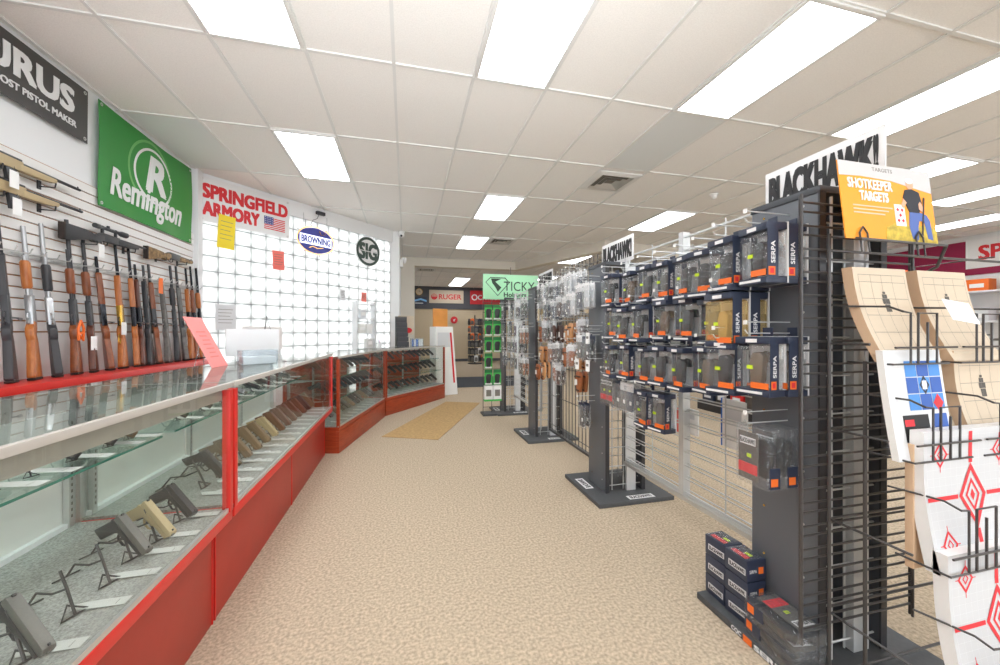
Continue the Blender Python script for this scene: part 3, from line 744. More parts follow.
def make_slathook():
    t = thing('wall_hook', '', 'hook')
    MB().box(0, .006, -.014, .014, -.03, .03, 'black').build('plate', t); MB().tube([(.004, 0, -.01), (.095, 0, -.012), (.1, 0, .02)], .005, 'black', 6).build('arm', t); return t
SH = Proto(make_slathook)
for n, (y, z) in enumerate(((3.05, 2.34), (3.42, 2.355), (3.06, 2.17), (3.42, 2.19), (3.80, 2.03), (4.25, 2.06), (4.72, 2.07), (5.1, 2.09))):
    SH.place(f'black slatwall hook holding a level rifle, {ORD[n]} of eight from the entrance', (XL + .0201, y, z), group='slatwall hooks')
def make_tag():
    o = MB().box(0, .002, -.03, .03, -.14, -.03, 'paper').build('hang_tag'); tag(o, '', 'tag')
    MB().tube([(.001, 0, 0), (.001, .004, -.03)], .0012, 'ink_soft', 4).build('string', o); return o
HT = Proto(make_tag)
for n, (y, z, d, dx) in enumerate(((3.12, 2.37, 'the upper tan rifle', .1), (3.14, 2.2, 'the lower tan rifle', .1), (3.84, 2.06, 'the scoped dark rifle', .1), (3.70, 1.30, 'the dark walnut gun', .14), (4.03, 1.42, 'the gold receiver gun', .14))):
    HT.place(f'white price tag hanging from {d}', (XL + dx + .02, y, z), group='gun price tags')
o = MB().tube([(0, -.02, -.09), (0, -.025, .0), (.0, .0, .06), (0, .025, .0), (0, .02, -.09), (0, -.015, -.05), (0, .01, -.03)], .009, 'orange', 6).build('cable_lock', smooth=True)
o.location = (XL + .172, 3.56, 1.33); tag(o, 'orange cable lock looped through the walnut long gun', 'lock')
o = MB().box(0, .002, -.035, .035, -.16, 0, 'orange').build('hang_tag'); o.location = (XL + .12, 4.62, 1.86); tag(o, 'orange hang tag among the gun barrels', 'tag')

# ------------------------------------------------------------------ banners and signs on the left
def flat_board(name, label, cat, M, w, h, m, th=.012, edge=None):
    t = thing(name, label, cat, M=M)
    MB().box(0, w, 0, h, 0, th, m).build('board', t, bev=.002)
    return t
RY, UZ = (0, 1, 0), (0, 0, 1)
XB = XL + .023
def cloth(name, label, M, w, h, m, amp=.01, nx=28, ny=14, th=.004, sag=0):
    t = thing(name, label, 'banner', M=M)
    def f(x, y, z=0):
        return (x, y - sag * math.sin(math.pi * max(0, min(1, x / w))) * (y / h), z + .018 + amp * (math.sin(x * 9 + y * 3) * .6 + math.sin(x * 4 - y * 7) * .5) * (.4 + .6 * (1 - y / h)))
    vs = []; fs = []
    for s_ in (0, 1):
        for j in range(ny + 1):
            for i in range(nx + 1): vs.append(f(w * i / nx, h * j / ny, -th if s_ == 0 else 0))
    N = (nx + 1) * (ny + 1)
    for j in range(ny):
        for i in range(nx):
            a = j * (nx + 1) + i; q = (a, a + 1, a + nx + 2, a + nx + 1)
            fs.append(tuple(reversed(q))); fs.append(tuple(x + N for x in q))
    for i in range(nx): fs += [(i, i + 1, N + i + 1, N + i), (N - nx - 1 + i, N - nx + i, 2 * N - nx + i, 2 * N - nx - 1 + i)]
    for j in range(ny):
        a = j * (nx + 1); b_ = a + nx; fs += [(a, a + nx + 1, N + a + nx + 1, N + a), (b_, b_ + nx + 1, N + b_ + nx + 1, N + b_)]
    MB().add(vs, fs, m).build('cloth', t, smooth=True)
    gr = MB()
    for x, y in ((.03, h - .03), (w - .03, h - .03), (.03, .03), (w - .03, .03)):
        p = f(x, y, .001); gr.ring(.007, .014, 0, .003, 'alu', 12, T=Matrix.Translation(p))
    gr.build('grommet', t)
    return t, f
t, f = cloth('wall_banner', 'black banner with white block lettering high on the gun wall', frame((XB, 2.42, 2.84), RY, UZ), 1.40, .43, 'banner_black', .004)
text('TAURUS', 'sign_white', .22, 1.27, .17, .36, t, bold=.035, fn=f)
text("WORLD'S FOREMOST PISTOL MAKER", 'sign_white', .18, 1.29, .075, .125, t, bold=.02, fn=f)
t, f = cloth('wall_banner', 'green banner with white script and an R in a ring', frame((XB, 3.93, 2.38), RY, UZ), 1.43, .90, 'banner_green', .014, sag=.02)
rg = MB(); rg.ring(.275, .30, .001, .003, 'sign_white', 48, 1, .95, T=Matrix.Translation((.74, .53, 0))); rg.ring(.33, .355, .001, .003, 'banner_green_light', 48, .95, .95, T=Matrix.Translation((.70, .54, 0)))
rg.v = [f(*v) for v in rg.v]; rg.build('printed_ring', t)
text('R', 'sign_white', .60, .92, .36, .74, t, bold=.03, shear=.2, fn=f)
text('Remington', 'sign_white', .12, 1.22, .06, .40, t, bold=.025, shear=.25, fn=f, z=.003)
# white banner on the glass block wall
BN = frame((P0.x + NW.x * .004 + DW.x * .03, P0.y + NW.y * .004 + DW.y * .03, 2.72), DW, UZ)
t, f = cloth('wall_banner', 'white banner with red block lettering and flag over the glass blocks', BN, 1.15, .57, 'sign_white', .004)
text('SPRINGFIELD', 'red_letter', .03, 1.12, .30, .49, t, bold=.05, fn=f)
text('ARMORY', 'red_letter', .03, .72, .08, .265, t, bold=.05, fn=f)
fl = MB()
for k in range(7): fl.box(.78, 1.08, .08 + k * .026, .094 + k * .026, .001, .002, 'red_letter')
fl.box(.78, .91, .15, .262, .001, .003, 'flag_blue')
for i in range(5):
    for j in range(4): fl.disc(.006, .003, .004, 'white', 5, T=Matrix.Translation((.795 + i * .025, .166 + j * .027, 0)))
fl.v = [f(*v) for v in fl.v]; fl.build('printed_flag', t)
def wallpt(s_, z, off=.02): return (P0.x + DW.x * s_ + NW.x * off, P0.y + DW.y * s_ + NW.y * off, z)
# round sign
t = thing('round_sign', 'round dark green and white sign on the glass blocks', 'sign', M=frame(wallpt(2.65, 2.80, .012), DW, UZ))
MB().disc(.275, 0, .012, 'sign_white', 48).build('board', t)
MB().ring(.215, .262, .012, .015, 'sig_green', 48).build('rim', t)
text('SIG', 'sig_green', -.20, .20, -.15, .15, t, z=.012, bold=.045)
b = MB().box(-.2, .2, -.006, .006, .012, .0165, 'sign_white'); b.build('stencil_gap', t)
# oval neon sign
t = thing('neon_sign', 'oval blue neon sign with orange tube outline hanging on the glass blocks', 'neon sign', M=frame(wallpt(1.58, 2.77, .06), DW, UZ))
MB().disc(.27, 0, .012, 'neon_blue', 40, 1.12, .74).build('backing', t)
MB().tube([(.315 * math.cos(a * math.pi / 20), .215 * math.sin(a * math.pi / 20), .02) for a in range(40)], .008, 'neon_tube', 6, True).build('neon_tube', t)
MB().box(-.27, .27, -.075, .075, .012, .02, 'neon_white').build('light_band', t)
text('BROWNING', 'neon_blue', -.25, .25, -.055, .055, t, z=.02, bold=.03)
b = MB().tube([(-.12, -.13, .02), (-.06, -.10, .02), (.02, -.12, .02), (.12, -.1, .02)], .006, 'neon_tube', 6).tube([(.05, .16, .02), (.09, .10, .02), (.16, .13, .02), (.13, .16, .02)], .006, 'gold', 6)
b.build('deer_mark' if False else 'accent_tube', t)
MB().tube([(-.2, .14, .006), (-.2, .40, .0)], .002, 'black', 5).tube([(.2, .14, .006), (.2, .42, .0)], .002, 'black', 5).build('hanging_chain', t)
MB().box(.02, .16, .44, .49, -.03, .02, 'black').tube([(.06, .44, 0), (.02, .36, .01), (-.05, .32, .01), (-.1, .22, .01)], .004, 'black', 6).build('transformer', t)
for n in range(8):
    a = n * math.pi / 4 + .2
    MB().cyl((.31 * math.cos(a), .21 * math.sin(a), .0), (.36 * math.cos(a), .25 * math.sin(a), -.005), .004, 'black', seg=6).build('standoff', t)
def sheet(label, s_, z, w, h, m, name='paper_notice', lines=True, rot=0, off=.012):
    t = thing(name, label, 'notice', M=frame(wallpt(s_, z, off), DW, UZ) @ Matrix.Rotation(R(rot), 4, 'Z'))
    MB().box(-w / 2, w / 2, -h / 2, h / 2, 0, .002, m).build('sheet', t)
    if lines:
        l = MB()
        for k in range(5): l.box(-w * .36, w * (.36 - .07 * (k % 3)), h * (.3 - .13 * k), h * (.3 - .13 * k) + .006, .002, .0026, 'ink_soft')
        l.build('printed_lines', t)
    return t
sheet('yellow paper notice taped below the white banner', .33, 2.63, .20, .44, 'yellow', rot=-3, off=.032)
sheet('coral paper notice taped on the glass blocks by the neon sign', 1.02, 2.37, .17, .28, 'coral', rot=2)
sheet('small grey paper taped on the glass blocks', 2.12, 1.95, .11, .2, 'paper_grey')
sheet('small orange-red paper taped below the round sign', 2.56, 1.95, .11, .17, 'coral')
sheet('grey printed sheet taped low on the glass blocks behind the pink notice', .33, 1.50, .24, .34, 'paper_grey')
sheet('blank white sheet taped low on the glass blocks by the counter', .80, 1.22, .55, .34, 'paper', lines=False)
t = thing('wall_rack', 'small pale shelf rack against the glass blocks below the round sign', 'rack', M=frame(wallpt(2.50, 1.00, .16), DW, UZ))
for x in (-.2, .2): MB().box(x - .008, x + .008, 0, .85, -.13, .0, 'paper_grey').build('side', t)
for z in (.02, .28, .54, .80): MB().box(-.2, .2, z, z + .012, -.13, .0, 'paper_grey').build('shelf', t)
for n, (x, z) in enumerate(((-.08, .292), (.08, .292), (-.06, .552), (.09, .032))):
    t2 = thing('carton', f'pale carton on the small shelf rack by the glass blocks, {ORD[n]} of four', 'box', M=frame(wallpt(2.50 + x, 1.00 + z, .16), DW, UZ), group='cartons on the pale rack')
    MB().box(-.06, .06, 0, .16, -.11, -.01, ('door_grey', 'paper', 'paper_grey', 'card_grey')[n]).build('carton_body', t2, bev=.003)
    MB().box(-.045, .045, .05, .11, -.01, -.009, 'paper').build('printed_label', t2)
t = thing('wire_easel', 'thin black wire easel standing before the glass blocks', 'easel', M=frame(wallpt(.78, 1.08, .2), DW, UZ))
MB().tube([(-.1, 0, 0), (0, .45, -.05), (.1, 0, 0)], .004, 'wire_black', 5).tube([(0, .45, -.05), (0, 0, -.14)], .004, 'wire_black', 5).tube([(-.06, .2, -.02), (.06, .2, -.02)], .004, 'wire_black', 5).build('frame', t)
b = MB().box(0, 3.1, .0, .26, .66, .70, 'alu_white'); b.box(0, 3.1, .02, .24, 0, .66, 'wall_white')
o = b.build('window_ledge', T=TW @ Matrix.Translation((.15, -.27, 0))); tag(o, 'long white ledge under the glass block wall', 'shelf')

# ------------------------------------------------------------------ packaged goods
PK = lambda a, b, q: (a, q, b)
HOL = [(-.035, .0), (.02, -.005), (.032, .02), (.04, .09), (.045, .13), (.02, .15), (-.03, .145), (-.045, .10), (-.04, .05)]
def make_boxpack(hol='black', shell='blister', w=.142, h=.235, d=.095, side=True):
    t = thing('holster_package', '', 'holster package')
    x = w / 2
    MB().box(-x, x, d - .006, d, 0, h, 'pack_back').box(-.02, .02, d - .004, d, h, h + .035, 'navy').build('backing_card', t)
    hd = MB().box(-x, x, 0, d - .006, h - .030, h - .002, 'navy').build('header', t, bev=.003)
    MB().box(-x * .85, x * .85, d - .012, d - .006, h * .62, h * .84, 'paper').build('insert_card', t)
    MB().box(-x * .35, x * .3, -.001, 0, h - .025, h - .010, 'white').build('label', hd)
    MB().box(-x, x, .002, d - .006, .024, h - .034, shell).build('clear_shell', t, bev=.016, segs=3)
    tr = MB().box(-x, x, 0, d - .006, 0, .026, 'navy').build('tray', t, bev=.003)
    MB().box(-x * .9, x * .6, -.001, 0, .008, .018, 'white').build('label', tr)
    if side: sb = MB().box(x - .001, x + .001, .004, .05, .02, h - .02, 'navy').build('side_band', t)
    else: sb = MB().box(x - .001, x + .001, .062, .088, .02, h - .02, 'navy').build('side_band', t)
    T = frame((x + .0012, .006, .075), (0, 0, 1), (0, -1, 0))
    if side: text('SERPA', 'white', 0, .085, -.03, -.012, sb, T=T, z=0, depth=.0006, bold=.02)
    em = MB().box(0, .0008, .008, .036, .03, .062, 'orange'); em.box(.0008, .0012, .014, .030, .036, .056, 'target_red'); em.build('emblem', sb, T=Matrix.Translation((x + .001, 0 if side else .054, 0)))
    MB().prism([(a * .68, b * .88) for a, b in HOL], .03, .062, hol, PK, T=Matrix.Translation((-.004, 0, .04))).build('holster', t, bev=.008)
    MB().prism([(-.026, 0), (.026, 0), (.02, .04), (-.02, .046)], .062, .075, hol, PK, T=Matrix.Translation((.022, 0, .13))).build('paddle', t, bev=.005)
    MB().box(-.004, x - .004, -.001, .001, .03, .054, 'orange').build('orange_strip', t)
    MB().box(-.02, .004, -.0012, .0008, .105, .12, 'neon_yellow').build('price_sticker', t)
    return t
BOXP = {'black': Proto(lambda: make_boxpack('gun_dark')), 'tan': Proto(lambda: make_boxpack('card_tan', 'tan_blister', .16, .25)),
        'grey': Proto(lambda: make_boxpack('gun_grey')), 'brown': Proto(lambda: make_boxpack('gun_brown'))}
BOXG = {c: Proto(lambda m=m, sd_=sd_: make_boxpack(m, side=sd_)) for c, m, sd_ in (('black', 'gun_dark', False), ('grey', 'gun_grey', True), ('brown', 'gun_brown', False))}
def make_grip_pack():
    """soft clear clamshell with dark insert, hung lower on the tower"""
    t = thing('clamshell_package', '', 'holster package'); w, h, d = .15, .24, .08; x = w / 2
    MB().box(-x, x, 0, d, 0, h, 'blister').build('clear_shell', t, bev=.012)
    c = MB().box(-x + .012, x - .045, .004, .008, .02, h - .03, 'gun_grey').build('insert_card', t)
    MB().box(-x + .02, x - .055, .0025, .004, .16, .19, 'white').build('label', c)
    MB().box(-x + .014, x - .047, .0025, .004, .045, .085, 'target_red').build('red_strip', c)
    MB().box(-.02, .0, .002, .0036, .11, .125, 'neon_yellow').build('price_sticker', c)
    MB().prism(HOL, .03, .06, 'black', PK, T=Matrix.Translation((.02, 0, .04))).build('holster', t, bev=.008)
    text('BLACKHAWK!', 'ink', -x + .022, x - .057, .165, .185, c, T=Matrix(((1, 0, 0, 0), (0, 0, -1, .0024), (0, 1, 0, 0), (0, 0, 0, 1))), z=0, depth=.0004, bold=.02)
    sb = MB().box(x - .002, x + .001, .012, .06, .01, .09, 'navy').build('side_band', t); MB().box(x + .001, x + .0016, .018, .05, .02, .05, 'orange').build('emblem', sb)
    return t
CLAM = Proto(make_grip_pack)
def make_bag(cont='leather', w=.11, h=.21, head='white', kind=0):
    t = thing('bagged_holster', '', 'holster package'); x = w / 2
    MB().box(-x, x, .004, .010, h - .06, h, head).box(-.012, .012, .006, .009, h, h + .02, head).build('header_card', t, bev=.001)
    MB().prism([(-x, 0), (x, 0), (x, h - .02), (-x, h - .02)], .0, .024, 'bag', PK).build('clear_bag', t, bev=.008)
    if kind == 0:
        MB().prism([(a * .95, b_ * .95) for a, b_ in HOL], .006, .022, cont, PK, T=Matrix.Translation((.0, 0, .012))).build('holster', t, bev=.006)
    else:
        MB().prism([(-x * .7, .015), (x * .7, .015), (x * .62, h - .055), (-x * .62, h - .055)], .006, .02, cont, PK).build('pouch', t, bev=.006)
        MB().prism([(-x * .5, h * .4), (x * .5, h * .4), (x * .4, h * .62), (-x * .4, h * .62)], .002, .006, cont, PK).build('pouch_flap', t, bev=.002)
    MB().box(-x * .5, x * .15, .0045, .006, h - .033, h - .014, 'ink_soft').build('label', t)
    MB().box(x * .35, x * .75, -.001, .001, h * .3, h * .42, 'paper').build('price_sticker', t)
    return t
BAGC = [('leather', 0, 'white', 'leather'), ('black', 0, 'white', 'black'), ('leather_dark', 0, 'paper_grey', 'dark leather'), ('plum', 1, 'white', 'plum'),
        ('navy', 1, 'white', 'navy'), ('grey_stock', 1, 'white', 'grey'), ('paper_grey', 1, 'white', 'pale'), ('black', 1, 'navy', 'black pouch'), ('card_tan', 0, 'white', 'tan')]
def make_leather(m):
    t = thing('leather_holster', '', 'holster')
    MB().prism([(-.02, -.02), (.03, -.01), (.045, .06), (.05, .13), (.02, .17), (-.03, .175), (-.055, .13), (-.045, .05)], .0, .028, m, PK).build('pouch', t, bev=.01)
    MB().prism([(-.055, .12), (.05, .12), (.05, .135), (-.055, .135)], -.004, .0, 'leather_dark', PK).prism([(-.03, .0), (.02, -.005), (.024, .01), (-.034, .015)], -.003, .0, 'leather_dark', PK).build('strap', t, bev=.001)
    MB().tube([(0, .012, .17), (0, .012, .21)], .002, 'ink_soft', 5).build('cord', t)
    MB().box(-.045, -.005, -.006, -.005, .05, .1, 'paper').build('price_tag', t)
    return t
LEA = {m: Proto(lambda m=m: make_leather(m)) for m in ('leather', 'leather_tan', 'leather_dark', 'black')}
LEAN = {'leather': 'brown', 'leather_tan': 'tan', 'leather_dark': 'dark brown', 'black': 'black'}
BAG = [Proto(lambda a=a: make_bag(a[0], head=a[2], kind=a[1])) for a in BAGC]
def make_greenpack():
    t = thing('green_package', '', 'holster package'); w, h = .125, .24; x = w / 2
    MB().box(-x, x, .0, .006, 0, h, 'green').build('card', t, bev=.001)
    MB().box(-x, x, -.001, 0, h - .05, h, 'green_deep').build('header_band', t)
    MB().prism([(a * 1.0, b_ * .95) for a, b_ in HOL], -.018, 0, 'black', PK, T=Matrix.Translation((0, 0, .03))).build('holster', t, bev=.006)
    MB().box(-x + .01, x - .01, -.0015, 0, .005, .03, 'white').build('label', t)
    return t
GRN = Proto(make_greenpack)

# ------------------------------------------------------------------ racks along the aisle
def tower(yc, label, cap=True):
    t = thing('display_tower', label, 'display tower', (1.70, yc, 0))
    b = MB().box(-.32, .32, -.315, .315, 0, .032, 'base_black').build('base_plate', t, bev=.006)
    for s_ in (-1, 1):
        x0 = s_ * .16
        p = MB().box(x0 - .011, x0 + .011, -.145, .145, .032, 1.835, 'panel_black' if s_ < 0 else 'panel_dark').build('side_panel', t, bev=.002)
        sc_ = MB()
        for z in [.12 + .21 * k for k in range(9)]:
            for dy in (-.12, -.085, .085, .12):
                for o_ in (-.0115, .0115):
                    if (round(z * 100) + int(dy * 1000)) % 3: sc_.cyl((x0 + o_ - .001, dy, z), (x0 + o_ + .001, dy, z), .005, 'gold' if dy > 0 else 'alu', seg=8)
        sc_.build('screw', p)
        MB().box(x0 - .016, x0 + .016, -.15, -.143, .032, 1.84, 'black').build('edge_strip', p)
    MB().box(-.175, .175, -.15, .15, 1.835, 1.862, 'panel_dark').build('top_cap', t, bev=.003)
    MB().box(.02, .10, -.135, -.105, .032, 1.835, 'wire_silver').build('core_post', t)
    for sy in (-.12, .12):
        g = MB()
        for k in range(12): g.cyl((-.148, sy, .08 + k * .15), (.148, sy, .08 + k * .15), .004, 'wire_silver', seg=6)
        for x in (-.1, 0, .1): g.cyl((x, sy + .006, .04), (x, sy + .006, 1.82), .004, 'wire_silver', seg=6)
        g.build('wire_grid', t)
    return t, b
def header_sign(t_, label, yc, body, L=.475, z0=1.84, h=.20):
    t = thing('header_sign', label, 'sign', M=frame((1.694, yc + L / 2, z0 + .024), (0, -1, 0), UZ))
    MB().box(0, L, 0, h, -.006, 0, 'sign_white').build('board', t, bev=.0015)
    text(body, 'ink', .02, L - .02, h * .14, h * .86, t, z=0, bold=.06)
    text(body, 'ink', .02, L - .02, h * .16, h * .86, t, T=Matrix(((-1, 0, 0, L), (0, 1, 0, 0), (0, 0, -1, -.006), (0, 0, 0, 1))), z=0, bold=.05)
    for x in (.05, L - .08): MB().box(x, x + .03, -.02, .0, -.008, .002, 'alu').build('clip', t)
    return t
TY = [1.255, 2.845, 4.515, 6.03]
t1, b1 = tower(TY[0], 'tall black display tower beside the paper target rack')
t2, b2 = tower(TY[1], 'black display tower second along the aisle with hanging bags on its panel')
t3, b3 = tower(TY[2], 'black display tower third along the aisle with brown holsters on its panel')
t4, b4 = tower(TY[3], 'black display tower under the mint green sign')
header_sign(t1, 'large black on white header sign on the tower beside the paper targets', 1.24, 'BLACKHAWK!')
header_sign(t2, 'black on white header sign on the second tower', 2.82, 'BLACKHAWK!')
header_sign(t3, 'black on white header sign on the third tower, before the mint green sign', 4.48, 'BLACKHAWK!')
# lettering on base plates
text('SERPA', 'white', .0, .16, .005, .027, b1, T=frame((-.3205, 0, -.0), (0, -1, 0), UZ), z=0, depth=.001, bold=.03)
text('CQC', 'white', -.11, -.06, .005, .027, b1, T=frame((-.3205, 0, -.0), (0, -1, 0), UZ), z=0, depth=.001, bold=.02)
MB().box(-.322, -.32, .01, .05, .003, .029, 'orange').build('emblem', b1)
for b_ in (b2, b3, b4):
    pl = MB().box(-.285, -.215, -.03, .18, .032, .0335, 'white').build('label', b_); text('BLACKHAWK!', 'ink', .02, .19, .012, .058, pl, T=frame((-.215, -.03 - .0, .0336), (0, 1, 0), (-1, 0, 0)), z=0, depth=.0004, bold=.02)
    pl = MB().box(-.05, .17, -.29, -.23, .032, .0335, 'white').build('label', b_); text('BLACKHAWK!', 'ink', .02, .2, .01, .05, pl, T=frame((-.05, -.29, .0336), (1, 0, 0), (0, 1, 0)), z=0, depth=.0004, bold=.02)

def gridwall(name, label, y0, y1, z0, z1, m, vs, hs, double=True, legs=True, x=1.70):
    t = thing(name, label, 'grid rack', (x, 0, 0))
    h = MB()
    for z in hs:
        h.cyl((0, y0, z), (0, y1, z), .0042, m, seg=6)
        if double: h.cyl((.02, y0, z + .012), (.02, y1, z + .012), .0042, m, seg=6)
    h.build('horizontal_wire', t)
    v = MB()
    for y in vs: v.cyl((.01, y, z0), (.01, y, z1), .0042, m, seg=6)
    v.build('vertical_wire', t)
    f = MB()
    for y in (y0, y1): f.box(-.006, .026, y - .008, y + .008, z0, z1, m)
    f.box(-.008, .028, y0, y1, z0 - .012, z0 + .012, m); f.build('frame', t)
    return t
hs1 = [.30 + k * .084 for k in range(20)]
gw1 = gridwall('wire_grid_rack', 'silver wire grid rack full of clear boxed holsters', 1.42, 2.69, .28, 1.93, 'wire_silver', [1.73, 2.37], hs1)
p = MB().box(-.016, .036, 2.03, 2.07, .28, 1.93, 'wire_silver').build('center_post', gw1)
MB().box(-.018, .038, 1.42, 2.69, .25, .275, 'alu').build('bottom_channel', gw1)
gw2 = gridwall('wire_grid_rack', 'black wire grid rack of leather holsters between second and third towers', 3.01, 4.35, .12, 2.02, 'wire_black', [3.01 + k * .0789 for k in range(18)], [.2, .55, .9, 1.3, 1.6, 1.95], False)
gw3 = gridwall('wire_grid_rack', 'silver wire grid rack between third tower and mint green sign', 4.68, 5.87, .28, 1.93, 'wire_silver', [5.0, 5.3, 5.6], hs1)
HOOKS = {}
def peg(gw, y, z, L, x0=1.70, silver=True):
    m = 'wire_silver'
    key = (round(L, 3),)
    if key not in HOOKS:
        o = MB().tube([(0, 0, 0), (-L, 0, 0), (-L - .012, 0, .014)], .003, m, 6).tube([(0, 0, .045), (-L - .01, 0, .045)], .0025, m, 6).box(-L - .012, -L - .01, -.009, .009, .035, .052, 'paper').build('peg_hook', gw)
        HOOKS[key] = o
    else:
        o = HOOKS[key].copy(); COL.objects.link(o); o.parent = gw
    o.location = (x0 - gw.location.x, y - gw.location.y, z)
RZ = R(-90)
def hangpack(proto, label, gw, xf, y, ztop, depth_, n, h, x0, grp, hook=True, step=None, name2='behind the front one'):
    """n packages one behind another on a peg; xf = world x of the front face"""
    step = step or depth_
    if hook: peg(gw, y, ztop + .012, x0 - xf + .02, x0)
    for k in range(n):
        proto.place(label + ('' if k == 0 else ', rear one'), (xf + k * step, y + random.uniform(-.004, .004), ztop - h), RZ + random.uniform(-.16, .16) * (.3 if 'tower' in label and 'rack' not in label else 1), group=grp)
ROWN = ['top row', 'second row', 'third row', 'fourth row']
G1 = 'boxed holsters on the silver grid rack'
# on the panel of the first tower
for (y, zt, c, rn) in ((1.225, 1.725, 'black', 0), (1.385, 1.715, 'black', 0), (1.40, 1.475, 'tan', 1), (1.225, 1.285, 'brown', 2), (1.385, 1.265, 'black', 2)):
    h = .25 if c == 'tan' else .235
    hangpack(BOXP[c], f'clear box with {c} holster, {ROWN[rn]} on banner tower, {"target rack side" if y < 1.3 else "silver rack side"}', t1, 1.335, y, zt, .1, 2, h, 1.529, G1)
hangpack(CLAM, 'soft clamshell with red strip hung low on the banner tower', t1, 1.345, 1.235, .925, .085, 2, .24, 1.529, 'clamshells on the tower')
cols = [1.585, 1.765, 1.94, 2.12, 2.30, 2.48, 2.63]
for r_, (zt, cs) in enumerate(((1.72, (0, 1, 2, 3, 4, 5)), (1.475, (0, 1, 2, 3, 4, 5)), (1.22, (0, 1, 2, 3, 4, 5)))):
    for ci in cs:
        c = ('black', 'black', 'grey', 'black', 'brown', 'black')[(ci + 2 * r_) % 6]
        xf = 1.42 + random.uniform(-.03, .05)
        hangpack(BOXG[c], f'clear box with {c} holster, {ROWN[r_]} of silver rack, {ORD[ci]} from banner tower', gw1, xf, cols[ci], zt + random.uniform(-.015, .015), .1, 2, .235, 1.695, G1)
for n, (y, zt) in enumerate(((2.16, .925), (2.0, .935))):
    hangpack(BOXG['grey'], f'clear boxed grey holster hung low on silver rack, {ORD[n]} from second tower', gw1, 1.46, y, zt, .1, 1, .235, 1.695, G1)
for n, y in enumerate((2.30, 2.38, 2.46, 2.54, 2.62)):
    hangpack(CLAM if n > 2 else BAG[(4, 5, 7)[n]], f'slim package in low cluster by second tower, {ORD[n]} along', gw1, 1.47, y, .98, .05, 2, .235, 1.695, 'slim packages low on the silver rack')
# goods on the far side of the silver rack
def backcard(label, y, zt, w, h, m, band):
    t = thing('hanging_card', label, 'package', (1.735, y, zt - h), 0, 'cards on the far side of the silver rack')
    MB().box(0, .012, -w / 2, w / 2, 0, h, m).build('card', t, bev=.004); MB().box(.002, .016, w / 2 - .02, w / 2 + .012, 0, h, band).build('side_band', t, bev=.003)
    MB().box(-.001, 0, -w * .3, w * .3, h * .6, h * .8, 'paper_grey').build('label', t)
for n, (y, zt, w, h, m, band) in enumerate(((1.70, .93, .16, .27, 'paper', 'blue'), (1.46, .78, .14, .25, 'paper', 'navy'), (2.03, .82, .13, .16, 'paper', 'paper_grey'), (2.19, .80, .1, .16, 'coral', 'red'), (1.52, 1.1, .2, .22, 'grey_stock', 'gun_grey'), (1.85, 1.05, .12, .1, 'sky_blue', 'paper'))):
    backcard(f'{("white card with blue edge", "white card with navy edge", "plain white card", "red card", "dark grey pack", "pale blue card")[n]} on the far side of the silver rack', y, zt, w, h, m, band)
# second grid rack: bagged leather holsters
G2 = 'bagged holsters on the black grid rack'
rows2 = [(1.86, .2), (1.66, .2), (1.42, .2), (1.18, .2), (.98, .2)]
RN5 = ['top row', 'second row', 'third row', 'fourth row', 'lowest row']
for r_, (zt, _) in enumerate(rows2):
    for ci in range(9):
        y = 3.10 + ci * .145
        k = random.choice(((5, 6, 4, 1), (3, 4, 6, 2, 8), (0, 2, 6, 1), (0, 2, 0, 1, 8), (0, 0, 2, 6))[r_])
        if r_ == 4 and ci in (2, 3, 6): continue
        if r_ == 0 and ci in (0,): continue
        if r_ > 1 and random.random() < .6:
            m = random.choice(('leather', 'leather_tan', 'leather', 'leather_dark', 'black', 'leather_tan'))
            hangpack(LEA[m], f'loose {LEAN[m]} holster, {RN5[r_]} of black grid rack, {ORD[ci]} from second tower', gw2, 1.50 + random.uniform(-.03, .06), y, zt + random.uniform(-.02, .02), .04, 2, .21, 1.695, G2, step=.055)
            continue
        hangpack(BAG[k], f'bagged {BAGC[k][3]} item, {RN5[r_]} of black grid rack, {ORD[ci]} from second tower', gw2, 1.50 + random.uniform(-.03, .06), y, zt + random.uniform(-.02, .02), .04, 2, .21, 1.695, G2, step=.05)
# bags on the panel of the second tower
G2T = 'bags on the second tower panel'
for n, (y, zt, k) in enumerate(((2.80, 1.70, 6), (2.94, 1.70, 4), (2.80, 1.27, 7), (2.93, 1.28, 5), (2.88, .72, 7))):
    hangpack(BAG[k], f'bagged {BAGC[k][3]} item on the second tower panel, {("upper near edge", "upper far edge", "middle near edge", "middle far edge", "lowest")[n]}', t2, 1.40, y, zt, .04, 2, .21, 1.529, G2T, step=.045)
for n, (y, z) in enumerate(((2.76, 1.09), (2.95, 1.09), (2.76, 1.31))):
    peg(t2, y, z, .12, 1.529)
    t = thing('hang_tag', f'white price tag on an empty peg of the second tower, {ORD[n]} of three', 'tag', (1.40, y, z - .06), R(-70), 'price tags on the second tower')
    MB().box(-.02, .02, 0, .002, -.04, .05, 'paper').build('tag_card', t); MB().box(-.014, .01, -.0006, 0, .0, .02, 'ink_soft').build('printed_lines', t)
# third tower panel: brown leather
for n, (y, zt, k) in enumerate(((4.46, 1.36, 0), (4.58, 1.36, 0), (4.45, .98, 0), (4.58, .98, 2), (4.50, 1.72, 5))):
    hangpack(BAG[k], f'bagged {BAGC[k][3]} item on the third tower panel, {("middle, near edge", "middle, far edge", "low, near edge", "low, far edge", "high")[n]}', t3, 1.39, y, zt, .04, 2, .21, 1.529, 'bags on the third tower panel', step=.045)
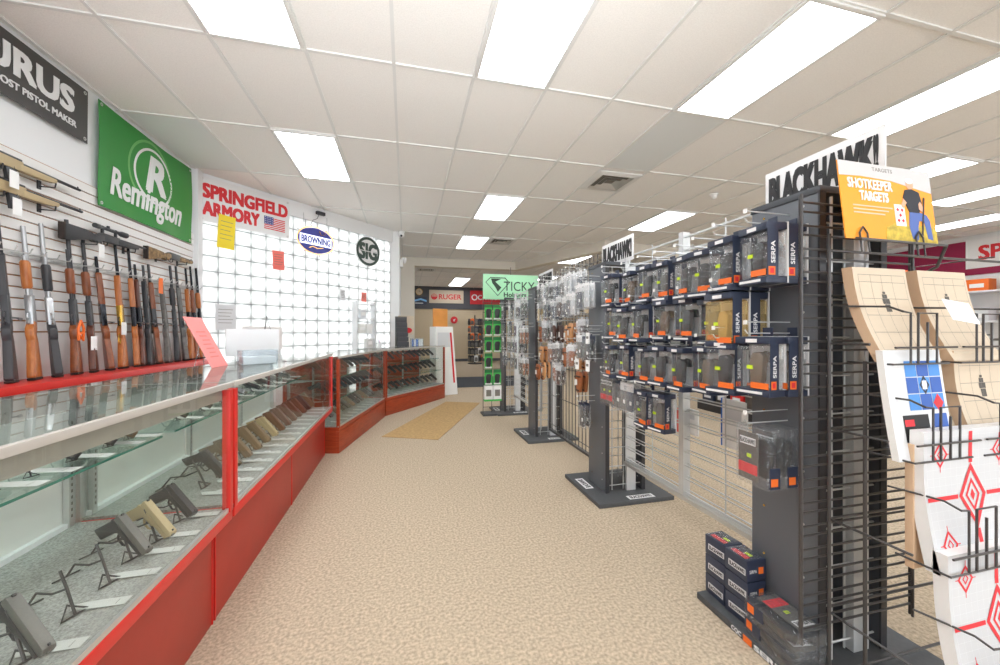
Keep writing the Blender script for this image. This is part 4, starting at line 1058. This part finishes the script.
# third grid rack
for r_, zt in enumerate((1.70, 1.45, 1.22, 1.0)):
    for ci in range(7):
        k = random.choice((6, 5, 4, 1, 7, 3))
        hangpack(BAG[k], f'bagged {BAGC[k][3]} item, {ROWN[r_]} of rack before mint sign, {ORD[ci]} from third tower', gw3, 1.47 + random.uniform(-.03, .05), 4.76 + ci * .165, zt, .04, 1, .21, 1.695, 'bags on the rack before the mint sign')
# mint sign and green packages
t = thing('header_sign', 'mint green sign with a diamond mark facing the entrance', 'sign', M=frame((1.18, 5.90, 1.83), (1, 0, 0), UZ))
MB().box(0, .92, 0, .40, 0, .012, 'mint').build('board', t, bev=.002)
MB().tube([(.045, .27, .014), (.12, .345, .014), (.36, .345, .014), (.43, .27, .014), (.24, .06, .014)], .007, 'mint_ink', 4, True).build('diamond_mark', t)
MB().prism([(.13, .33), (.30, .33), (.20, .28), (.30, .19), (.24, .12), (.21, .18), (.15, .26)], .012, .015, 'mint_ink', lambda a, b, q: (a, b, q)).build('printed_swirl', t)
text('TICKY', 'mint_ink', .34, .86, .14, .29, t, z=.012)
text('Holsters', 'mint_ink', .34, .72, .04, .115, t, z=.012, bold=.02)
MB().cyl((.46, -.0, -.006), (.46, .52, -.006), .006, 'wire_black', seg=8).build('stem', t)
MB().box(.3, .62, -.005, .01, -.05, -.01, 'panel_dark').build('bracket', t)
gp = thing('wire_side_rack', 'black side rack of green packages under the mint sign', 'grid rack', (1.32, 5.88, 0))
g = MB()
for x in (-.14, 0, .14): g.cyl((x, 0, .034), (x, 0, 1.80), .005, 'wire_black', seg=6)
for k in range(12): g.cyl((-.14, 0, .12 + k * .15), (.14, 0, .12 + k * .15), .004, 'wire_black', seg=6)
g.build('wire_grid', gp); MB().box(-.16, .055, -.12, .12, 0, .03, 'base_black').build('base', gp)
HOOKS2 = None
for r_ in range(6):
    for ci in range(2):
        if r_ == 3 and ci == 1: continue
        z = 1.50 - r_ * .255
        if r_ < 5:
            GRN.place(f'green carded holster on the side rack under the mint sign, {("top", "second", "third", "fourth", "fifth")[r_]} row, {("outer", "inner")[ci]}', (1.25 + ci * .14, 5.80, z), R(random.uniform(-6, 6)), group='green carded holsters')
        else:
            t = thing('carton', f'white carton with green trim low on the side rack, {("outer", "inner")[ci]} of two', 'box', (1.25 + ci * .14, 5.81, z), 0, 'white cartons under the mint sign')
            MB().box(-.065, .065, -.03, .05, 0, .24, 'paper').build('carton_body', t, bev=.003); MB().box(-.067, .067, -.032, .052, 0, .03, 'green').build('green_band', t)
            MB().box(-.04, .04, -.031, -.03, .08, .18, 'ink_soft').build('printed_label', t)
# stacked packages on the base of the first tower
def lying(proto, label, x, y, z, rz, grp):
    M = Matrix.Translation((x, y, z)) @ Matrix.Rotation(rz, 4, 'Z') @ Matrix.Rotation(R(-90), 4, 'X') 
    return proto.place(label, M=M, group=grp)
def make_flatbox():
    t = thing('retail_box', '', 'box'); w, d, h = .10, .118, .09
    MB().box(-w / 2, w / 2, -d / 2, d / 2, 0, h, 'navy').build('carton_body', t, bev=.003)
    MB().box(-w / 2 + .006, w / 2 - .006, -d / 2 + .01, d / 2 - .01, h, h + .004, 'blister').build('clear_lid', t, bev=.0015)
    MB().box(-w / 2 + .012, -w / 2 + .036, -d / 2 + .02, d / 2 - .02, h, h + .002, 'target_red').build('label', t)
    MB().box(-w / 2 + .045, -w / 2 + .06, -.03, 0, h, h + .0022, 'neon_yellow').build('price_sticker', t)
    b = MB().box(-w / 2 - .001, -w / 2, -d / 2 + .008, d / 2 - .02, .025, .052, 'paper_grey').build('printed_strip', t)
    text('BLACKHAWK!', 'ink', .004, d - .034, .029, .048, b, T=frame((-w / 2 - .001, d / 2 - .022, 0), (0, -1, 0), UZ), z=0, depth=.0005, bold=.02)
    e = MB().box(w / 2 - .04, w / 2 - .015, -d / 2 - .001, -d / 2, .03, .058, 'orange').build('emblem', t)
    text('SERPA', 'white', 0, .038, 0, .014, e, T=frame((-w / 2 + .012, -d / 2 - .0005, .036), (1, 0, 0), UZ), z=0, depth=.0006)
    return t
FB = Proto(make_flatbox)
for k in range(3):
    FB.place(f'dark retail box stacked on the tower base, {("bottom", "middle", "topmost")[k]} of the stack at its far edge', (1.478, 1.508, .034 + k * .0945), R(-2 + 2 * k), group='retail boxes on the tower base')
    FB.place(f'dark retail box stacked on the tower base, {("bottom", "middle", "topmost")[k]} of the stack against the panel', (1.474, 1.385, .034 + k * .0945), R(3 - 2 * k), group='retail boxes on the tower base')
for k in range(2):
    M = Matrix.Translation((1.452 - .004 * k, 1.19 - .012 * k, .034 + k * .084)) @ Matrix.Rotation(R(172 + 7 * k), 4, 'Z') @ Matrix.Translation((0, -.12, .081)) @ Matrix.Rotation(R(-90), 4, 'X')
    CLAM.place(f'clear clamshell lying on the tower base by the target rack, {("lower", "upper")[k]} of two', M=M, group='clamshells lying on the tower base')

# ------------------------------------------------------------------ wire end panel and paper target rack
t = thing('wire_end_panel', 'black double wire panel standing across the end of the tower', 'grid rack', (0, 1.075, 0))
h = MB()
for k in range(19):
    z = .22 + k * .0845
    for dz, dy in ((0, 0), (.034, .0)): h.cyl((1.388, dy, z + dz), (1.965, dy, z + dz), .0042, 'wire_black', seg=6)
h.build('horizontal_wire', t)
v = MB()
for x, dy in ((1.388, -.006), (1.40, .008), (1.955, -.006), (1.965, .008)): v.cyl((x, dy, .17), (x, dy, 1.80), .0052, 'wire_black', seg=8)
v.build('upright', t)
v = MB()
for x in (1.58, 1.76): v.cyl((x, .03, .05), (x, .03, 1.82), .005, 'wire_silver', seg=8)
v.build('rear_upright', t)
rk = thing('target_rack', 'black stepped wire rack holding pads of paper targets', 'rack', (0, 0, 0))
XR0, XR1 = 1.50, 2.58
for x in (XR0, XR1):
    f = MB()
    zb = .034 if x < 2 else .0
    f.tube([(x, 1.055, zb), (x, 1.055, 1.66)], .006, 'wire_black', 8)
    f.tube([(x + .05, .975, zb), (x + .05, .975, 1.20)], .006, 'wire_black', 8)
    f.tube([(x + .05, .975, zb + .007), (x, 1.055, zb + .007)], .006, 'wire_black', 8)
    for z, y in ((.28, .74), (.62, .82), (.95, .88), (1.26, .93)): f.tube([(x, 1.055, z), (x, y, z)], .0045, 'wire_black', 6)
    f.build('side_frame', rk)
f = MB()
for z in (.05, .30, .62, .95, 1.27, 1.60): f.tube([(XR0, 1.055, z), (XR1, 1.055, z)], .005, 'wire_black', 6)
f.build('cross_wire', rk)
def pocket(x0, x1, y, z, hfront=.17):
    """tray wires and a tall front fence with one raised loop"""
    p = MB(); w = x1 - x0; r_ = .0036; yf = y - .012; za = z + hfront
    p.tube([(x0, y + .12, z), (x0, yf, z), (x1, yf, z), (x1, y + .12, z)], r_, 'wire_black', 6)
    p.tube([(x0, yf - .005, z + .055), (x1 + .03, yf - .005, z + .055)], r_, 'wire_black', 6)
    p.tube([(x0 - .02, y + .13, za + .03), (x0 + .03, yf + .03, za + .022), (x0 + .045, yf, za + .004), (x0 + .08, yf, za), (x0 + .08, yf, z)], r_, 'wire_black', 6)
    xa, xb = x0 + .115, x0 + .205
    p.tube([(xa, yf, z), (xa, yf, za), (xb, yf, za), (xb, yf, z)], r_, 'wire_black', 6)
    p.tube([((xa + xb) / 2, yf, z), ((xa + xb) / 2, yf, za - .03)], r_, 'wire_black', 6)
    p.build('pocket', rk)
def pad(name, label, x0, x1, yb, yt, zb, zt, th, bow, m, edge, grp=None, radius=0):
    """a bowed pad of sheets leaning back; returns the thing and its face map (u across, v up 0..1, off)"""
    t = thing(name, label, 'paper target', ((x0 + x1) / 2, yb, zb), 0, grp); w = x1 - x0; H = zt - zb; lean = yt - yb
    def f(u, v, off=0):
        y = lean * v + bow * math.sin(math.pi * v) * .5 - bow * v * .2
        return ((u - .5) * w, y - off, H * v)
    vs = []; n = 14; fs = []
    for k in range(n + 1):
        v = k / n
        for u, o_ in ((0, .0), (1, .0), (1, -th), (0, -th)): vs.append(f(u, v, o_))
    for k in range(n):
        a = k * 4
        fs.append((a, a + 1, a + 5, a + 4))
    b = MB(); b.add(vs, fs, m)
    fs = []
    for k in range(n):
        a = k * 4
        for q in (1, 2, 3): fs.append((a + q, a + (q + 1) % 4, a + 4 + (q + 1) % 4, a + 4 + q))
    fs += [(0, 3, 2, 1), (n * 4, n * 4 + 1, n * 4 + 2, n * 4 + 3)]
    b.add(vs, fs, edge); b.build('sheets', t)
    return t, f, w, H
def printed(t, f, quads, name, m, off=.0008):
    b = MB()
    for q in quads:
        # subdivide each quad upwards so the print follows the bow
        n = 6; vs = []; fs = []
        (a0, a1), (b0, b1), (c0, c1), (d0, d1) = q
        for k in range(n + 1):
            s_ = k / n
            vs.append(f(a0 + (d0 - a0) * s_, a1 + (d1 - a1) * s_, off)); vs.append(f(b0 + (c0 - b0) * s_, b1 + (c1 - b1) * s_, off))
        for k in range(n): fs.append((2 * k, 2 * k + 1, 2 * k + 3, 2 * k + 2))
        b.add(vs, fs, m)
    b.build(name, t)
def rect(u0, u1, v0, v1): return ((u0, v0), (u1, v0), (u1, v1), (u0, v1))
def diamond(cu, cv, ru, rv, t_):
    out = []; pts = [(cu, cv + rv), (cu + ru, cv), (cu, cv - rv), (cu - ru, cv)]; inn = [(cu, cv + rv * (1 - t_)), (cu + ru * (1 - t_), cv), (cu, cv - rv * (1 - t_)), (cu - ru * (1 - t_), cv)]
    for i in range(4): j = (i + 1) % 4; out.append((pts[i], pts[j], inn[j], inn[i]))
    return out
def tan_pad(label, x0, x1, yb, yt, zb, zt):
    t, f, w, H = pad('target_pad', label, x0, x1, yb, yt, zb, zt, .034, .04, 'tan_card', 'tan_edge', 'tan target pads')
    q = [rect(.08, .95, v, v + .004) for v in (.12, .30, .48, .66, .84, .92)] + [rect(u, u + .004, .12, .92) for u in (.08, .3, .5, .7, .946)]
    printed(t, f, q, 'printed_grid', 'ink_soft')
    q = [rect(.47, .57, .52, .60), rect(.45, .58, .605, .66), rect(.46, .55, .665, .71), rect(.48, .53, .715, .74)]
    printed(t, f, q, 'printed_mark', 'mark_grey')
def red_pad(label, x0, x1, yb, yt, zb, zt):
    t, f, w, H = pad('target_pad', label, x0, x1, yb, yt, zb, zt, .035, .03, 'pad_white', 'white', 'white target pads with red diamonds')
    asp = w / H; q = []
    q += diamond(.5, .5, .15 / asp, .24, .24) + diamond(.5, .5, .08 / asp, .125, .28) + diamond(.5, .5, .026 / asp, .045, .99)
    for cu, cv in ((.17, .82), (.83, .82), (.17, .18), (.83, .18)):
        q += diamond(cu, cv, .08, .10, .26) + diamond(cu, cv, .032, .04, .4)
        q += [rect(cu - .105, cu - .075, cv - .003, cv + .003), rect(cu + .075, cu + .105, cv - .003, cv + .003), rect(cu - .003, cu + .003, cv + .095, cv + .13), rect(cu - .003, cu + .003, cv - .13, cv - .095)]
    q += [rect(.48, .52, .74, .98), rect(.48, .52, .02, .26), rect(.02, .34, .485, .515), rect(.66, .98, .485, .515)]
    printed(t, f, q, 'printed_diamonds', 'target_red')
    q = [rect(.03, .97, v, v + .0015) for v in [.05 + .06 * k for k in range(16)]] + [rect(u, u + .0015, .04, .96) for u in [.03 + .0626 * k for k in range(16)]]
    printed(t, f, q, 'printed_grid', 'paper_grey', .0004)
    return t
PX = [(1.545, 1.81), (1.872, 2.14), (2.20, 2.465)]
for n, (a, b_) in enumerate(PX):
    if n < 2: tan_pad(f'tan paper target pad in top row of wire rack, {ORD[n]} from the tower', a, b_, .91, 1.02, 1.20, 1.535)
    pocket(a, b_, .905, 1.195)
    if n: tan_pad(f'tan paper target pad in second row of wire rack, {("", "beside the blue card", "farthest from the blue card")[n]}', a + .02, b_ + .02, .855, .93, .89, 1.235)
    pocket(a, b_, .85, .89)
# blue target packet
t, f, w, H = pad('target_packet', 'white packet with blue square target in the second pocket row', 1.53, 1.80, .868, .915, .885, 1.24, .02, .006, 'paper_grey', 'paper')
q1, q2 = [], []
for i in range(3):
    for j in range(3): (q1 if (i + j) % 2 else q2).append(rect(.33 + i * .21, .33 + i * .21 + .2, .44 + j * .155, .44 + j * .155 + .147))
printed(t, f, q1, 'blue_squares', 'blue_a'); printed(t, f, q2, 'light_blue_squares', 'blue_b')
printed(t, f, diamond(.64, .67, .085, .09, .35), 'printed_aim_mark', 'ink', .0012); printed(t, f, [rect(.60, .68, .63, .71)], 'printed_aim_mark', 'paper', .0014)
printed(t, f, diamond(.84, .50, .09, .085, .99), 'red_spot', 'target_red', .0016)
printed(t, f, [rect(.18, .62, .16, .40)], 'dark_band', 'ink', .001); printed(t, f, [rect(.2, .36, .30, .36)], 'red_mark', 'target_red', .0014); printed(t, f, [rect(.6, .68, .18, .24)], 'green_mark', 'lime', .0014)
text('TARGETS', 'white', -.075, .03, .07, .09, t, T=Matrix(((1, 0, 0, 0), (0, .0, -1, .004), (0, 1, .0, 0), (0, 0, 0, 1))), z=.0, depth=.0015, bold=.02)
printed(t, f, [rect(.70, .95, .08, .40)], 'blue_panel', 'blue_a', .001)
# large white and red pads
red_pad('white red-diamond target pad in upper front pocket, beside the tower', 1.585, 2.02, .80, .845, .555, .985)
red_pad('white red-diamond target pad in the lowest front pocket', 1.585, 2.02, .735, .79, .19, .625)
red_pad('white red-diamond target pad in upper front pocket, away from the tower', 2.06, 2.49, .80, .845, .555, .985)
pocket(1.575, 2.03, .785, .57, .19); pocket(1.575, 2.03, .72, .205, .19); pocket(2.06, 2.5, .785, .57, .19)
t = thing('backing_pad', 'brown cardboard backing pad standing behind the red diamond targets', 'cardboard', (1.59, .862, .54))
MB().box(-.01, .40, 0, .022, 0, .40, 'tan_edge').build('boards', t, bev=.002)
# poster card on top of the rack
TP = frame((1.462, .975, 1.625), (1, 0, 0), (0, .10, 1))
t = thing('poster_card', 'orange printed poster card with kneeling shooter on top of the target rack', 'poster', M=TP)
w, h = .455, .282
MB().box(0, w, 0, h, -.004, 0, 'poster_orange').build('card', t)
fl = lambda a, b, q: (a, b, q)
MB().prism([(0, h), (0, h - .055), (.10, h - .05), (.25, h - .055), (.36, h - .072), (w, h - .085), (w, h)], 0, .0008, 'poster_grey', fl).build('printed_band', t)
MB().prism([(.19, 0), (.2, .05), (.26, .075), (.34, .06), (.42, .075), (w, .05), (w, 0)], 0, .0008, 'poster_grass', fl).build('printed_grass', t)
text('SHOTKEEPER', 'white', .035, .25, .185, .222, t, z=0, depth=.0012, bold=.025)
text('TARGETS', 'white', .085, .225, .142, .178, t, z=0, depth=.0012, bold=.035)
l = MB()
for k in range(3): l.box(.05, .24 - .02 * k, .12 - k * .013, .1245 - k * .013, 0, .001, 'tan_card')
l.build('printed_lines', t)
text('TARGETS', 'ink_soft', .16, .26, h - .026, h - .012, t, z=.0008, depth=.0004, name='lettering')
pr = MB().prism([(.315, .135), (.30, .17), (.315, .20), (.35, .205), (.385, .195), (.395, .155), (.375, .115), (.325, .115)], 0, .0016, 'shirt', fl)
pr.prism([(.325, .118), (.315, .06), (.325, .015), (.355, .012), (.36, .06), (.37, .085), (.395, .085), (.405, .02), (.43, .015), (.425, .09), (.41, .11), (.375, .118)], 0, .0015, 'denim', fl)
pr.disc(.019, 0, .0014, 'skin', 18, T=Matrix.Translation((.342, .222, 0))); pr.disc(.02, .0002, .0018, 'sign_white', 18, 1, .55, T=Matrix.Translation((.341, .235, 0)))
pr.prism([(.385, .16), (.40, .135), (.39, .12), (.375, .13), (.375, .15)], 0, .002, 'skin', fl); pr.prism([(.30, .165), (.285, .135), (.295, .128), (.315, .15)], 0, .002, 'skin', fl)
pr.build('printed_figure', t)
MB().prism([(.372, .03), (.38, .03), (.412, .175), (.405, .178)], .0016, .0022, 'ink', fl).build('printed_gun', t)
MB().box(.25, .30, .06, .14, 0, .0014, 'white').build('printed_paper', t); b = MB()
for (x, y) in ((.264, .12), (.286, .12), (.275, .10), (.264, .08), (.286, .08)): b.disc(.007, .0014, .002, 'target_red', 4, T=Matrix.Translation((x, y, 0)))
b.build('printed_marks', t)
for x in (.075, .35): MB().tube([(x - .018, -.05, .006), (x - .018, .02, .006), (x, .042, .006), (x + .018, .02, .006), (x + .018, -.05, .006)], .003, 'wire_black', 6).build('holder_loop', rk, T=TP)
f = MB(); f.tube([(1.50, 1.04, 1.645), (1.51, .96, 1.62), (1.93, .96, 1.62), (1.96, 1.0, 1.55), (1.96, 1.055, 1.52)], .0055, 'wire_black', 8); f.build('top_bar', rk)
# goods seen between the pads, on the far side of the rack
for n, (x, y, z, w, h, m, d) in enumerate(((2.42, 1.30, 1.36, .2, .24, 'orange', 'orange'), (2.40, 1.24, 1.13, .2, .14, 'lime', 'bright green'), (2.3, 1.2, .88, .2, .24, 'black', 'black and yellow'))):
    t = thing('hanging_package', f'{d} package hanging behind the paper target pads', 'package', (x, y, z), 0)
    MB().box(-w / 2, w / 2, 0, .03, 0, h, m).build('pack', t, bev=.004)
    MB().box(-w * .35, w * .3, -.001, 0, h * .55, h * .8, 'neon_yellow' if n == 2 else 'paper').build('label', t)
    MB().tube([(x, y + .015, z + h - .02), (x, y + .015, z + h + .02), (x, 1.055, z + h + .02)], .003, 'wire_black', 6).build('rear_hook', rk)
o = MB().box(-.06, .06, -.001, .001, -.04, .04, 'paper').build('price_card'); o.matrix_local = Matrix.Translation((1.80, .86, 1.37)) @ Matrix.Rotation(R(-25), 4, 'X') @ Matrix.Rotation(R(8), 4, 'Y'); tag(o, 'white price card clipped between the top tan target pads', 'price card')

# ------------------------------------------------------------------ floor mats, standee and the rear room
def floor_quad(name, label, pts, m, th=.006):
    b = MB().prism(pts, 0.0005, th, m, lambda a, b_, q: (a, b_, q)); o = b.build(name, bev=.002); return tag(o, label, 'mat')
floor_quad('floor_mat', 'tan floor mat lying askew on the carpet by the last case', [(-.297, 4.93), (.373, 4.63), (1.32, 6.87), (.72, 7.13)], 'mat_tan')
floor_quad('entrance_mat', 'dark grey mat on the floor of the rear room', [(.95, 8.9), (3.2, 8.9), (3.2, 10.9), (.95, 10.9)], 'mat_dark', .012)
t = thing('promo_stand', 'white promotional stand with red stripes at the end of the counter', 'display stand', (.74, 8.03, 0), R(20))
MB().prism([(-.22, 0), (.28, 0), (.16, 1.42), (-.22, 1.42)], -.16, .16, 'paper').build('body', t, bev=.006)
MB().prism([(.175, .25), (.215, .25), (.13, 1.3), (.09, 1.3)], -.162, -.158, 'target_red').build('red_stripe', t)
MB().box(-.20, .13, .02, .05, 1.42, 1.80, 'board_orange').build('orange_board', t, bev=.004)
MB().box(-.18, .10, -.161, -.159, 1.0, 1.3, 'paper_grey').build('printed_panel', t)
def sign_on_back(name, label, x0, x1, z0, z1, m, body, tm, tx, bold=.02):
    t = thing(name, label, 'sign', M=frame((x0, 16.945, z0), (1, 0, 0), UZ))
    MB().box(0, x1 - x0, 0, z1 - z0, -.004, .02, m).build('board', t, bev=.004)
    text(body, tm, *tx, t, z=.02, depth=.006, bold=bold); return t
t = sign_on_back('wall_sign', 'cream sign with red lettering on the dark band of the rear wall', .98, 2.50, 2.60, 3.18, 'tan_card', 'RUGER', 'red_letter', (.42, 1.42, .17, .40))
MB().disc(.14, .02, .027, 'red_letter', 20, T=Matrix.Translation((.22, .29, 0))).build('emblem', t)
e = MB()
for k in range(5): e.box(-.012 + .045 * (k - 2), .012 + .045 * (k - 2), -.02, .16, .027, .029, 'tan_card', Matrix.Translation((.22, .30, 0)))
e.build('emblem_cut', t)
t = sign_on_back('wall_sign', 'red sign with white lettering beside the cream sign', 2.80, 4.3, 2.58, 3.2, 'red_letter', 'Crimson', 'white', (.35, 1.4, .2, .42))
MB().ring(.09, .14, .02, .026, 'white', 20, T=Matrix.Translation((.2, .31, 0))).build('emblem', t)
t = thing('wall_clock', 'round cream clock at the left end of the dark band', 'clock', M=frame((.55, 16.945, 3.08), (1, 0, 0), UZ))
MB().disc(.14, 0, .03, 'tan_card', 28).build('face', t); MB().ring(.135, .15, 0, .04, 'gold', 28).build('rim', t); MB().box(-.006, .006, 0, .09, .03, .034, 'ink').box(0, .06, -.006, .006, .03, .034, 'ink').build('hands', t)
t = thing('wall_sign', 'small blue and white sign under the round clock', 'sign', M=frame((.32, 16.945, 2.52), (1, 0, 0), UZ))
MB().box(0, .55, 0, .34, 0, .02, 'navy').build('board', t); MB().prism([(0, .12), (.3, .2), (.55, .12), (.55, .2), (.3, .28), (0, .2)], .02, .024, 'sky_blue', fl).box(.05, .4, .05, .08, .02, .024, 'white').build('printed_swoosh', t)
t = thing('round_ornament', 'red round badge on the pegboard of the rear room', 'badge', M=frame((2.08, 16.98, 1.86), (1, 0, 0), UZ))
MB().disc(.16, 0, .03, 'red_letter', 24).build('disc', t); MB().prism([(-.05, 0), (0, -.08), (.06, .06), (0, .03)], .03, .034, 'white', fl).build('printed_motif', t)
# pegboard goods of the rear room
t = thing('floor_spinner', 'black wire spinner of dark goods before the rear pegboard', 'rack', (2.78, 15.6, 0))
MB().cyl((0, 0, 0), (0, 0, 2.02), .03, 'wire_black', seg=10).build('pole', t); MB().lathe([(0, 0), (.3, 0), (.3, .03), (0, .03)], 'black').build('base', t)
g = MB()
for k in range(6): g.tube([(.28 * math.cos(a * math.pi / 6), .28 * math.sin(a * math.pi / 6), .3 + k * .3) for a in range(12)], .008, 'wire_black', 5, True)
g.build('wire_ring', t)
PKC = ['black', 'grey_stock', 'paper_grey', 'black', 'orange', 'black', 'navy', 'gun_grey']
def make_small(m):
    t = thing('hanging_package', '', 'package')
    MB().box(-.085, .085, 0, .02, 0, .26, m).box(-.015, .015, 0, .004, .26, .285, m).build('card', t, bev=.003); MB().prism([(-.06, .03), (.05, .02), (.065, .13), (.03, .19), (-.05, .18)], -.04, 0, 'gun_grey' if m != 'gun_grey' else 'black', PK).build('item', t, bev=.004); return t
SM = {m: Proto(lambda m=m: make_small(m)) for m in set(PKC)}
SMN = {'black': 'black', 'grey_stock': 'grey', 'paper_grey': 'pale', 'orange': 'orange', 'navy': 'navy', 'gun_grey': 'dark grey'}
for r_ in range(6):
    for c_ in range(5):
        a = R(-150 + c_ * 30); m = PKC[(r_ * 3 + c_ * 5) % 8] if r_ != 3 else ('orange' if c_ % 2 else 'black')
        SM[m].place(f'{SMN[m]} package on the rear spinner, {("lowest", "second", "third", "fourth", "fifth", "top")[r_]} ring, {ORD[c_]} around', (2.78 + .297 * math.cos(a), 15.6 + .297 * math.sin(a), .10 + r_ * .3), a + R(90), group='packages on the rear spinner')
for n in range(14):
    m = PKC[(n * 3) % 8]; SM[m].place(f'{SMN[m]} package hung on the rear pegboard, {ORD[n]} from the spinner', (3.3 + (n // 3) * .22, 16.976, .8 + (n % 3) * .42), 0, group='packages on the rear pegboard')
# right-hand sales area
t = thing('wall_banner', 'white banner with red lettering on the maroon band of the right wall', 'banner', M=frame((11.465, 5.40, 2.63), (0, -1, 0), UZ))
MB().box(0, 2.3, 0, .62, 0, .006, 'sign_white').build('cloth', t); text('SPRINGFIELD', 'red_letter', .18, 2.2, .16, .46, t, z=.006, bold=.035)
MB().box(0, .03, 0, .62, .006, .012, 'white').box(2.27, 2.3, 0, .62, .006, .012, 'white').build('hem', t)
t = thing('wall_shelf_unit', 'long white shelf unit below the maroon band of the right wall', 'shelf', (11.2, 4.4, 0))
MB().box(-.25, .25, -2.5, 2.5, 0, .3, 'white').build('base', t)
for z in (.9, 1.5, 2.1): MB().box(-.2, .25, -2.5, 2.5, z, z + .03, 'white').build('shelf', t)
MB().box(.22, .25, -2.5, 2.5, .3, 2.4, 'slat_white').build('back', t)
for n in range(16):
    m = ('green', 'blue', 'orange', 'paper', 'yellow', 'red', 'navy', 'paper_grey')[(n * 5) % 8]
    t = thing('carton', f'{("green", "blue", "orange", "white", "yellow", "red", "navy", "grey")[(n * 5) % 8]} carton on the white shelf unit of the right wall, {("upper", "lower")[n % 2]} shelf, {ORD[n // 2]} along', 'box', (11.15, 2.3 + (n // 2) * .55, (2.131, 1.531)[n % 2]), 0, 'cartons on the right wall shelves')
    MB().box(-.12, .12, -.16, .16, 0, .2 + .03 * (n % 3), m).build('carton_body', t, bev=.004); MB().box(-.121, -.12, -.1, .1, .06, .14, 'paper').build('printed_label', t)
def gondola(name, label, x, y, L, rz):
    t = thing(name, label, 'shelf', (x, y, 0), rz)
    MB().box(-L / 2, L / 2, -.35, .35, 0, .15, 'black').build('base', t, bev=.004); MB().box(-L / 2, L / 2, -.02, .02, .15, 1.45, 'cream').build('back', t)
    for z in (.55, .95): MB().box(-L / 2, L / 2, -.32, .32, z, z + .025, 'cream').build('shelf', t)
    return t
gondola('gondola', 'low cream gondola shelf in the right-hand sales area', 5.2, 4.2, 2.6, R(90))
k = 0
for side in (-1,):
    for z, zn in ((.151, 'base'), (.576, 'lower shelf'), (.976, 'upper shelf')):
        for n in range(9):
            m, mn = (('black', 'black'), ('blue', 'blue'), ('paper', 'white'), ('navy', 'navy'), ('red', 'red'), ('grey_stock', 'grey'), ('green', 'green'))[(n * 3 + k) % 7]
            t = thing('carton', f'{mn} carton on the {zn} of the low gondola, {ORD[n]} along', 'box', (5.03, 3.05 + n * .285, z), 0, 'cartons on the low gondola')
            MB().box(-.13, .11, -.11, .11, 0, .22 + .04 * ((n + k) % 3), m).build('carton_body', t, bev=.004); MB().box(-.131, -.13, -.07, .07, .06, .15, 'paper_grey').build('printed_label', t)
        k += 1
